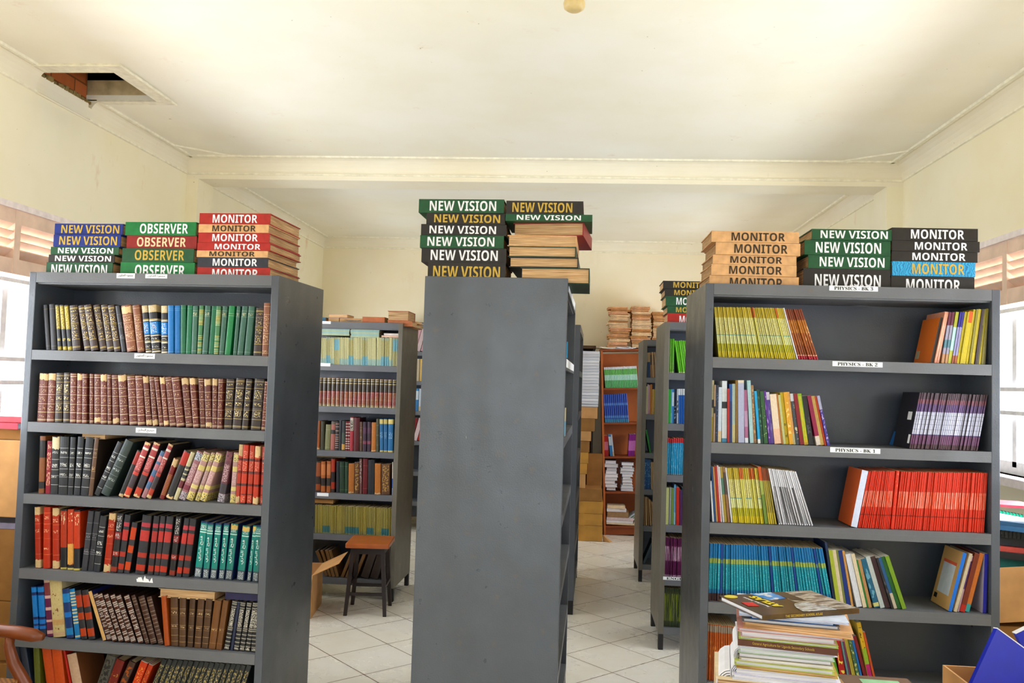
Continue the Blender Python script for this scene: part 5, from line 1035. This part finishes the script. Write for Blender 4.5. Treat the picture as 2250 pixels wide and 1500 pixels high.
def bundles(pname, xa, xb, yt, yb, nn, Y, jx, seed):
    rj = random.Random(seed); A = at(xa, yb, Y); B = at(xb, yb, Y); T = at((xa+xb)/2, yt, Y); z = max(A.z, OH+.025+.02); hs = [rj.uniform(.7, 1.3) for _ in range(nn)]; k_ = (T.z-z)/sum(hs)
    for i in range(nn):
        t = hs[i]*k_; L = (B.x-A.x)*rj.uniform(.86, 1.0)
        o = bundle((A.x+rj.uniform(-jx, jx), Y+rj.uniform(0, .02), z), L, .26, t-.0015, rj.uniform(-.05, .05), NB[rj.randrange(4)], True)
        tag(o, 'folded yellowed newspapers, %s in the %s pile on the orange bookcase' % ('topmost' if i == nn-1 else ordw(i+1) + ' from bottom', pname), 'newspaper', 'newspaper bundles on the orange bookcase'); z += t
bundles('window-wall', 1336, 1384, 673, 764, 15, 9.52, .02, 1); bundles('middle', 1386, 1431, 672, 763, 14, 9.53, .012, 2); bundles('aisle-end', 1433, 1476, 684, 762, 11, 9.55, .008, 3)
for i, (x0, x1, m_, q) in enumerate(((1313, 1350, M_NEWS2, 2), (1348, 1392, M_WPAP, 3))):
    A = at(x0, 771, 9.5); B = at(x1, 771, 9.5)
    curled('loose_paper', ((A.x+B.x)/2, 9.62, OH+.027 + .04*0), B.x-A.x, .2, q, [m_, M_WPAP], ('crumpled tan', 'loose white')[i] + ' papers under the newspaper bundles on the orange bookcase', 'papers', 20+i, .02)
# ---- bookcase boards coloured near-black for the dark gap, and the cartons before it
dw = plain('dark_brown_board', '#2e1c14', .6); 
dr_ = root('wooden_bookcase', (-.88, 9.60, 0), 0, 'dark brown wooden bookcase in shadow behind the carton stack', 'bookcase')
for x in (0, 1.06): b = MB(); b.box(x, 0, 0, x+.022, .34, 2.10); b.build('side_panel', dw, dr_)
b = MB(); b.box(.022, .33, 0, 1.06, .342, 2.10); b.build('back_panel', dw, dr_)
b = MB(); b.box(-.01, -.02, 2.10, 1.09, .342, 2.135); b.build('top_panel', plain('dusty_dark_board', '#4a3624', .7, .2, .25), dr_)
for z in (.1, .55, 1.0, 1.4, 1.75): b = MB(); b.box(.022, .01, z-.02, 1.06, .33, z); b.build('shelf', dw, dr_)
CY = 9.14
cc = [('f', 65, 1325, 1440, 320), ('e', 70, 1195, 1323, 320), ('d', 75, 1062, 1192, 326), ('c', 78, 922, 1060, 316), (0, 80, 760, 918, 134), (0, 85, 642, 758, 150), (0, 88, 520, 640, 165), (0, 90, 396, 518, 178), (0, 92, 288, 394, 195), (0, 97, 150, 286, 236), (0, 100, 22, 148, 266)]
z = 0.0015
for i, (_, xl, ya, yb, xr) in enumerate(cc):
    Tp = at(O2[0]+xr/5, O2[1]+ya/5, CY); big = i < 4; sx = .44 if big else .34; h_ = Tp.z-z
    carton('cardboard_carton', (Tp.x-sx, CY + (0 if big else .02), z), random.uniform(-.02, .02), sx, .40 if big else .32, h_-.0015, (M_CARDY if i in (0, 1, 2, 5, 6) else M_CARDD if i % 2 else M_CARD), '%s brown carton, %s of the tall stack beside the orange bookcase' % ('large' if big else 'small', 'topmost' if i == 10 else ordw(i+1) + ' from the floor'), group='cartons stacked beside the orange bookcase', tape=M_CARDY if i < 3 else None); z = Tp.z
b = MB(); b.hexa([(0,0,0),(.07,-.03,0),(.10,.02,0),(.02,.03,0),(-.01,0,.06),(.0,-.01,.07),(.01,.02,.06),(.0,.02,.06)]); o = b.build('torn_cardboard', [M_CARD], None, (.33, CY+.02, .001)); tag(o, 'torn cardboard scrap on the floor by the lowest carton', 'scrap')
o = carton('cardboard_carton', (.14, 9.47, z*0+.552), .0, .17, .11, .36, M_CARDD, 'dusty carton standing in shadow behind the carton stack')
z0 = z; zt_ = at(1302, 771, CY).z; nn = 19; hh = (zt_-z0)/nn; M_PB = cm('pale_blue_boards', '#b9c4d4')
for i in range(nn):
    xr = at(1319 - 3*(1-i/nn), 771+(nn-1-i)/nn*122, CY).x
    o = flat('white_hardback', M_PB if i else cm('dark_blue_boards', '#3c4a5c'), PG['wz'], .34, .24, hh-.0008, (xr, CY+.03+.24+random.uniform(-.004, .004), z0), PI+random.uniform(-.012, .012), .0022)
    tag(o, 'white-paged ledger, %s of the tall stack on the cartons' % ('topmost' if i == nn-1 else ordw(i+1) + ' from bottom'), 'book', 'white ledgers stacked on the cartons'); z0 += hh
# ---- leaflets poking out of the centre bookcase
for y_, z_, h_, cl, nm in ((.06, 1.795, .07, '#3a9ad0', 'sky-blue'), (.05, 1.465, .12, '#cfc4a4', 'cream'), (.045, 1.468, .06, '#7cb4d8', 'pale blue')):
    p = V((cfr[0]-math.sin(ca)*y_+.012, cfr[1]+y_, z_)); b = MB(); b.box(0, -.20, 0, .006, 0, h_); o = b.build('leaflet', [cm(nm+'_leaflet', cl)], None, p, (0, 0, PI/2+ca+PI))
    o.location = (cfr[0]-.194+.0, cfr[1]+y_, z_+.001); o.rotation_euler = (0, 0, PI/2+ca+PI/2*0); tag(o, nm + ' leaflet edge showing on a side shelf of the centre bookcase', 'leaflet')
    o.data.transform(Matrix.Translation((0, 0, 0)))
# ---- table in front of the physics bookcase with the magazine pile
TZ = .76
tr_ = root('wooden_table', (1.0, 2.02, 0), 0, 'plain wooden table holding the magazine pile before the physics bookcase', 'table')
tw = plain('brown_table_wood', '#6b4426', .5, .4, .15, 6)
b = MB(); b.box(-.85, -.50, TZ-.03, .85, .48, TZ); b.build('table_top', tw, tr_, bevel=.004)
for sx in (-.78, .74):
    for sy in (-.45, .39): b = MB(); b.box(sx, sy, 0, sx+.045, sy+.045, TZ-.031); b.build('leg', tw, tr_)
b = MB(); b.box(-.77, -.43, TZ-.12, .77, -.41, TZ-.031); b.box(-.77, .37, TZ-.12, .77, .39, TZ-.031); b.build('apron', tw, tr_)
MY, MS = 2.16, 5.921
def mpos(x, y): return at(1530+x/MS, 1280+y/MS, MY)
lay = [  # left x, right x, y of the top of its front left corner (crop px), cover, pages, look
 (255,1840,1240,M_NEWS2,'nz','battered cream'), (470,1830,1190,M_WPAP,'wz','plain white'), (500,1785,1105,cm('cover_lilac','#d4d2ea'),'wz','lilac-white'), (520,1780,1062,cm('cover_gold_edge','#c9ac4c'),'nz','yellow-edged'), (495,1735,1005,cm('cover_yellow_green','#b8c45c'),'wz','green-cornered'), (560,1728,965,cm('cover_cream','#e0d6bc'),'wz','cream'),
 (540,1722,905,cm('cover_photo_grey','#8c8674'),'wz','photo-covered'), (550,1745,845,cm('cover_pale_green','#b4ccb0'),'wz','pale green'), (545,1780,812,M_WPAP,'wz','bright white'), (540,1775,725,cm('cover_dark_brown','#5a3320'),'wz','brown-spined'), (550,1785,700,cm('cover_lime','#b4c45c'),'wz','lime-cornered'), (575,1765,625,cm('cover_pale_rose','#d8b4b0'),'wz','rose-covered'),
 (535,1860,580,cm('cover_salmon','#d49a94'),'wz','salmon'), (610,1965,505,M_NEWS,'nz','torn tan'), (600,1812,458,cm('cover_grey_photo','#77706c'),'wz','grey photo-covered'), (700,1758,430,cm('cover_blue','#2a6cb4'),'wz','blue-covered'), (560,1918,385,cm('cover_white_blue','#c9d4ec'),'wz','white-blue')]
z = TZ; yw = -.17; prevz = TZ
for i, (x0, x1, y, mt, pg, look) in enumerate(lay):
    A = mpos(x0, y+(x1-x0)*.0); B = mpos(x1, y)
    zt_ = max(z+.006, A.z); 
    if i == 0: zt_ = max(zt_, z+.05)
    t = zt_-z; L = (B.x-A.x)/math.cos(yw); d_ = .215 + random.uniform(-.01, .015); yy = yw + random.uniform(-.03, .03)
    if i == 13: yy -= .07
    org = V((A.x, MY, z))
    if look == 'brown-spined': o = flat('magazine', mt, PG[pg], L, d_, t-.0006, org, yy, .0008)
    else:
        e = V((math.cos(yy)*L - math.sin(yy)*d_, math.sin(yy)*L + math.cos(yy)*d_, 0)); o = flat('magazine', mt, PG[pg], L, d_, t-.0006, org+e, yy+PI, .0008)
    tag(o, '%s magazine, %s in the pile under the atlas' % (look, ordw(len(lay)-i) + ' from top'), 'magazine', 'magazines piled on the table')
    if look == 'brown-spined': lettering(o, 'General Agriculture for Uganda Secondary Schools', L*.62, t*.5, (L*.46, -.0006, t/2), (PI/2, 0, 0), PR['gold'], .0)
    z = zt_
for i, (x0, y0, sz, h_) in enumerate(((470, 1130, .026, .09), (330, 1270, .034, .10), (470, 880, .018, .06))):
    A = mpos(x0+60, y0+90); b = MB(); rj = random.Random(i)
    for q in range(4):
        r0 = sz*(1-.16*q); pr = [(r0*math.cos(a*PI/8+PI/2), r0*1.2*math.sin(a*PI/8+PI/2)+.0) for a in range(0, 9)]; pr = pr + [(x*.9, y*.9) for x, y in reversed(pr)]
        b.prism(pr, lambda p: (p[0]+.012, 0, p[1]), lambda p: (p[0]+.012, .2, p[1]))
    o = b.build('curled_page', [M_WPAP], None, (A.x, MY+.02, max(TZ+.075, A.z)), (0, 0, yw)); tag(o, 'dog-eared pages curling out of the magazine pile, %s' % ('middle curl', 'lowest curl', 'upper curl')[i], 'papers')
# the atlas on top
def atlas():
    Zt = z + .012; d1 = raydir(1675, 1352); P1 = CO + d1*((Zt-EYE)/d1.z); d2 = raydir(1888, 1337); P2 = CO + d2*((Zt-EYE)/d2.z); d3 = raydir(1592, 1293); P3 = CO + d3*((Zt-EYE)/d3.z)
    ax = (P2-P1); L = ax.length; ang = math.atan2(ax.y, ax.x); dp = .66*L
    mk = NT('atlas_cover'); G = mk.n('ShaderNodeTexCoord'); cbase = mk.ramp(mk.noise(G.outputs['Object'], 30, 3), [(.3, '#3f2c14'), (.7, '#59401c')]); mk.fin(cbase, .2, .5)
    o = flat('atlas', mk.m, PG['wz'], L, dp, .012, (P1.x, P1.y, z+.0005), ang, .0012)
    tag(o, 'brown ATLAS paperback with photo cover lying atop the magazine pile', 'atlas')
    H = .0122
    def sh(nm, poly, mat, dz=0, e=.0004): 
        v, f = extrude([(x*L, y*dp) for x, y in poly], lambda p, zz: (p[0], p[1], H+dz+zz), e); q = mesh_obj(nm, v, f, mat, o); fixn(q); return q
    def circ(cx, cy, rx, ry, n_=28): return [(cx+rx*math.cos(2*PI*i/n_), cy+ry*math.sin(2*PI*i/n_)) for i in range(n_)]
    sky = NT('atlas_sky_photo'); co = sky.n('ShaderNodeTexCoord').outputs['Object']; sky.fin(sky.ramp(sky.noise(co, 26, 5), [(.35, '#1f74d0'), (.5, '#4a94dc'), (.58, '#dfe6ee'), (.7, '#8a98a8')]), .2)
    rck = NT('atlas_street_photo'); co = rck.n('ShaderNodeTexCoord').outputs['Object']; rck.fin(rck.ramp(rck.noise(rck.mapping(co, rot=(0,0,.6), sc=(1, 5, 1)), 18, 5), [(.3, '#463a2c'), (.45, '#8a7a68'), (.55, '#c9c0b4'), (.7, '#6a5c4c')]), .2)
    vil = NT('atlas_village_photo'); co = vil.n('ShaderNodeTexCoord').outputs['Object']; vil.fin(vil.ramp(vil.noise(vil.mapping(co, rot=(0,0,-.5), sc=(2, 9, 1)), 14, 5), [(.3, '#5c5a34'), (.44, '#a8a49c'), (.55, '#d4dae4'), (.62, '#8a6a4c'), (.75, '#4a4a30')]), .2)
    drk = cm('atlas_dark_photo', '#4a3a26', .25)
    sh('cover_photo', [(.995,.03),(.995,.98),(.62,.98),(.56,.55),(.62,.40),(.75,.03)], rck.m, 0)
    sh('cover_photo', [(.33,.995),(.58,.995),(.56,.66),(.37,.63)], sky.m, .0002)
    sh('cover_photo', [(.56,.995),(.70,.995),(.70,.5),(.58,.55)], drk, .0003)
    ar = [(.44,.02)]; ar += [(.60+.17*math.cos(a), .02+.42*math.sin(a)) for a in [PI - i/14*PI for i in range(15)]]
    sh('cover_photo', ar[1:], vil.m, .0005)
    sh('cover_badge', circ(.085, .90, .062, .085), cm('yellow_badge', '#d2c248', .4), .0006)
    sh('publisher_mark', [(.05,.42),(.15,.38),(.165,.58),(.065,.62)], cm('red_mark', '#c02a2a', .4), .0006)
    lettering(o, sans('ATLAS'), .56*dp, .085*L, (.30*L, .57*dp, H+.0010), (0, 0, PI/2+.10), cm('yellow_print', '#d8c43c', .4), .03)
    lettering(o, 'Secondary School', .5*dp, .028*L, (.205*L, .57*dp, H+.0010), (0, 0, PI/2+.10), PR['white'], .0)
    lettering(o, sans('THE SECONDARY SCHOOL ATLAS'), L*.38, .006, (L*.42, -.0006, .006), (PI/2, 0, 0), PR['gold'], .0)
atlas()
# brown book and dark magazine beside the pile, on a lower heap
def tz(x, y, zz): d = raydir(x, y); return CO + d*((zz-EYE)/d.z)
ZB = .885; A = tz(1838, 1478, ZB); B = tz(1960, 1474, ZB)
zz = TZ
for i, (t, c, l_) in enumerate(((.045, '#77604c', 'thick drab'), (.04, '#8c8478', 'grey'), (.012, '#3c3c44', 'charcoal'))):
    o = flat('paperback_book', cm('low_heap_%d' % i if False else l_.replace(' ', '_')+'_cover', c), PG['z'], .27, .2, t-.0006, (A.x-.012+.01*i, A.y-.21, zz), -.03, .0012); tag(o, l_ + ' book lying beneath the worn brown book on the table', 'book'); zz += t
o = flat('paperback_book', cm('worn_brown_cover', '#6f5a48', .4), PG['z'], .19, .21, ZB-zz-.001, (A.x-.005, A.y-.215, zz), -.03, .0015); tag(o, 'worn brown paperback with a green label beside the magazine pile', 'book')
b = MB(); b.box(.05, .10, ZB-zz-.0008, .155, .18, ZB-zz-.0002); b.build('cover_label', cm('green_label', '#8fbf94'), o)
o = flat('magazine', cm('black_photo_cover', '#34383f', .3), PG['wz'], .16, .21, .010, (A.x+.19, A.y-.21, ZB-.024), -.12, .0008); tag(o, 'dark glossy magazine beyond the worn brown paperback on the table', 'magazine')
# ---- box of blue files on the table
BX = at(2071, 1461, 2.30)
bo = carton('cardboard_box', (BX.x, 1.92, TZ+.001), .0, .46, .38, BX.z-TZ, M_CARD, 'open cardboard box holding blue files, on the table before the physics bookcase', True)
M_BLUE = plain('blue_plastic_file', '#0a1fae', .3, .5, .08, 20); M_CLIP = plain('metal_clip', '#c9c4d4', .25, .6, .05, 20, .9)
def bluefile(px, Y, ang, wd, ht, label, rz=.12, lean=-.22):
    c = at(px[0], px[1], Y); r = root('blue_file', (0, 0, 0), 0, label, 'file')
    b = MB(); b.box(0, 0, -ht, wd, .012, 0); b.build('cover', M_BLUE, r); b = MB(); b.box(-.001, -.001, 0, wd, .013, .0025); b.build('white_edge', M_WPAP, r)
    for x in (.16, .27):
        b = MB(); b.tube([(x*wd/.3-.012, -.004, -.052), (x*wd/.3, -.008, -.035), (x*wd/.3+.008, -.004, -.02)], .003, 8); b.tube([(x*wd/.3-.012, -.004, -.056), (x*wd/.3-.012, -.006, -.048)], .0055, 8); b.build('file_clip', M_CLIP, r)
    r.location = c; r.rotation_euler = (lean, ang, rz); return r
bluefile((2191, 1381), 2.18, .60, .26, .20, 'blue file with two metal clips tilted in the cardboard box on the table')
bluefile((2232, 1392), 2.26, -.45, .2, .19, 'second blue file standing behind the clipped one in the table box', lean=-.05)
# ---- heaps beside the physics bookcase, under the bright window
xb, yb_ = 1.83, 3.86
carton('cardboard_box', (xb, yb_, .001), 0, .50, .42, .35, M_CARDD, 'dull cardboard box on the floor between the physics bookcase and window wall'); carton('cardboard_box', (xb, yb_, .353), 0, .5, .42, .335, M_CARDD, 'second dull cardboard box stacked beside the physics bookcase')
carton('cardboard_box', (xb-.03, yb_-.02, .70), .0, .52, .44, .235, M_CARD, 'tilted orange-brown cardboard box full of files beside the physics bookcase', True, tilt=(0, -.10))
hs = [('teal_file', '#1f6a64', .16, .5, 'dark teal file in the box beside the physics bookcase', 'file', -1.2), ('blue_folder', '#2a78b8', .2, .14, 'bright blue folder leaning in the box beside the physics bookcase', 'folder', -.45), ('cream_folder', '#cfc494', .22, .16, 'cream folder leaning in the box beside the physics bookcase', 'folder', -.35)]
for i, (nm, c, L, h_, lab_, cat, an) in enumerate(hs):
    b = MB(); b.box(0, 0, 0, .2, .03, .14); o = b.build(nm, [cm(nm+'_cover', c)], None, (xb+.06+.11*i, yb_+.06+.06*i, .84+.015*i), (0, an*.12, 0)); tag(o, lab_, cat)
zz = .975
rj = random.Random(8)
b = MB(); b.box(0, 0, 0, .48, .28, .02); 
HP = [('spiral_notebook', '#1a1c22', .030, 'black spiral-bound notebook, lowest of the heap by the bright window'), ('spiral_notebook', '#b04038', .022, 'red-edged notebook, second lowest of the heap by the bright window'), ('spiral_notebook', '#20242e', .035, 'thick black notebook in the middle of the heap by the bright window'), ('spiral_notebook', '#16181c', .03, 'black comb-bound notebook, middle of the heap by the bright window'), ('spiral_notebook', '#2a5a84', .02, 'blue notebook under the white papers by the bright window'), ('spiral_notebook', '#1f4a6c', .02, 'dark blue notebook, just under the white papers of the window heap'), ('paper_pad', '#f0f0f2', .03, 'thick white paper pad near the top of the heap by the window'), ('spiral_notebook', '#12b890', .012, 'green spiral notebook on top of the heap by the bright window'), ('spiral_notebook', '#c0485c', .012, 'pinkish red notebook at the back of the heap by the window')]
bx_ = carton('cardboard_box', (xb+.02, yb_+.20, .94), 0, .01, .01, .01, M_CARD, None) if False else None
for i, (nm, c, t, lab_) in enumerate(HP):
    yaw = rj.uniform(-.15, .15) + (.35 if i >= 6 else 0); tl_ = .07 if i < 6 else .16
    o = flat(nm, cm('%s_cover_%s' % (nm, 'abcdefghij'[i]), c, .35), PG['wz'], .30, .22, t, (xb+.02+rj.uniform(-.02, .02)+(.05 if i == 8 else 0), yb_+.04+rj.uniform(0, .03)+(.06 if i == 8 else 0), zz), yaw, .0012)
    o.rotation_euler = (0, tl_ if i != 8 else .05, yaw); tag(o, lab_, 'notebook'); zz += t+.002
    if c in ('#16181c', '#12b890'):
        q = MB()
        for j in range(16): q.tube([(.02+j*.017, .0, .0), (.02+j*.017, -.006, t/2), (.02+j*.017, 0, t+.001), (.02+j*.017, .008, t+.002)], .0016, 5)
        q.build('spiral_binding', M_BLK, o)
# ---- heap beside the Arabic bookcase, under the other window
lx, ly = -3.10, 3.82
zz = .001
for i, (h_, mt, lab_) in enumerate(((.29, M_CARDD, 'dull cardboard box on the floor beside the Arabic bookcase'), (.28, M_CARDD, 'second dull box stacked beside the Arabic bookcase'), (.34, M_CARDD, 'third dull box of the stack beside the Arabic bookcase'))):
    carton('cardboard_box', (lx, ly+.01*i, zz), random.uniform(-.02, .02), .46, .42, h_-.002, mt, lab_); zz += h_
for i, (t, c, lab_) in enumerate(((.03, '#8a84a0', 'mauve magazine between the boxes beside the Arabic bookcase'), (.03, '#2c2a38', 'dark magazine between the boxes beside the Arabic bookcase'))):
    o = flat('magazine', cm('heap_cover_'+'ab'[i], c), PG['z'], .40, .28, t-.002, (lx+.04, ly+.02, zz), .02, .001); tag(o, lab_, 'magazine'); zz += t
carton('cardboard_box', (lx, ly, zz), .0, .455, .40, 1.335-zz, M_CARD, 'orange-brown cardboard box, highest in the stack beside the Arabic bookcase'); zz = 1.337
o = flat('brown_parcel', M_CARDD, PG['nz'], .42, .3, .05, (lx+.01, ly+.03, zz), .03, .002); tag(o, 'brown paper parcel lying on the highest box by the louvred window', 'parcel'); zz += .052
for i, (c, lab_) in enumerate((('#c0243c', 'red folder, lower of two below the window sill'), ('#d8404c', 'bright red folder, upper of two below the window sill'))):
    o = flat('red_folder', cm('red_folder_'+'ab'[i], c, .4), PG['wz'], .42, .3, .028, (lx+.01, ly+.02+.015*i, zz), -.03+.07*i, .001); tag(o, lab_, 'folder'); zz += .03
# ---- armchair at the near corner of the Arabic bookcase
ar_ = root('wooden_armchair', (-2.55, 3.05, 0), 0, 'reddish wooden armchair with cane seat at the window end of the Arabic bookcase', 'chair')
cw = plain('reddish_chair_wood', '#70340f', .35, .5, .18, 14); cane = NT('woven_cane'); co = cane.n('ShaderNodeTexCoord').outputs['Object']; ck = cane.n('ShaderNodeTexChecker'); ck.inputs['Scale'].default_value = 90; cane.l(co, ck.inputs[0]); ck.inputs[1].default_value = c4('#a8743c'); ck.inputs[2].default_value = c4('#6b4420'); cane.fin(ck.outputs[0], .6)
for s in (-1, 1):
    y = s*.25
    b = MB(); b.tube([(-.22, y, .62), (-.05, y, .615), (.15, y, .612), (.30, y, .605), (.37, y, .597), (.41, y, .592)], [.02, .022, .024, .027, .027, .014], 12); b.build('armrest', cw, ar_, smooth=True)
    b = MB(); b.tube([(.27, y, .59), (.265, y, .55), (.29, y, .48), (.345, y, .40), (.35, y, .30), (.32, y, .0)], [.018, .02, .024, .026, .022, .018], 12); b.build('leg', cw, ar_, smooth=True)
    b = MB(); b.tube([(-.24, y, 0), (-.22, y, .4), (-.23, y, .62), (-.28, y, .95)], [.018, .02, .02, .018], 10); b.build('leg', cw, ar_, smooth=True)
b = MB(); b.box(-.22, -.24, .40, .33, .24, .425); b.build('seat', [cane.m], ar_, bevel=.006)
b = MB(); b.box(-.22, -.25, .36, .33, -.22, .40); b.box(-.22, .22, .36, .33, .25, .40); b.box(.30, -.25, .36, .34, .25, .41); b.build('seat_rail', cw, ar_)
b = MB(); b.hexa([(-.25,-.23,.50),(-.235,-.23,.50),(-.235,.23,.50),(-.25,.23,.50),(-.29,-.23,.93),(-.275,-.23,.93),(-.275,.23,.93),(-.29,.23,.93)]); b.build('backrest', [cane.m], ar_)
b = MB(); b.tube([(-.285, -.27, .95), (-.30, 0, .97), (-.285, .27, .95)], .022, 10); b.build('top_rail', cw, ar_, smooth=True)
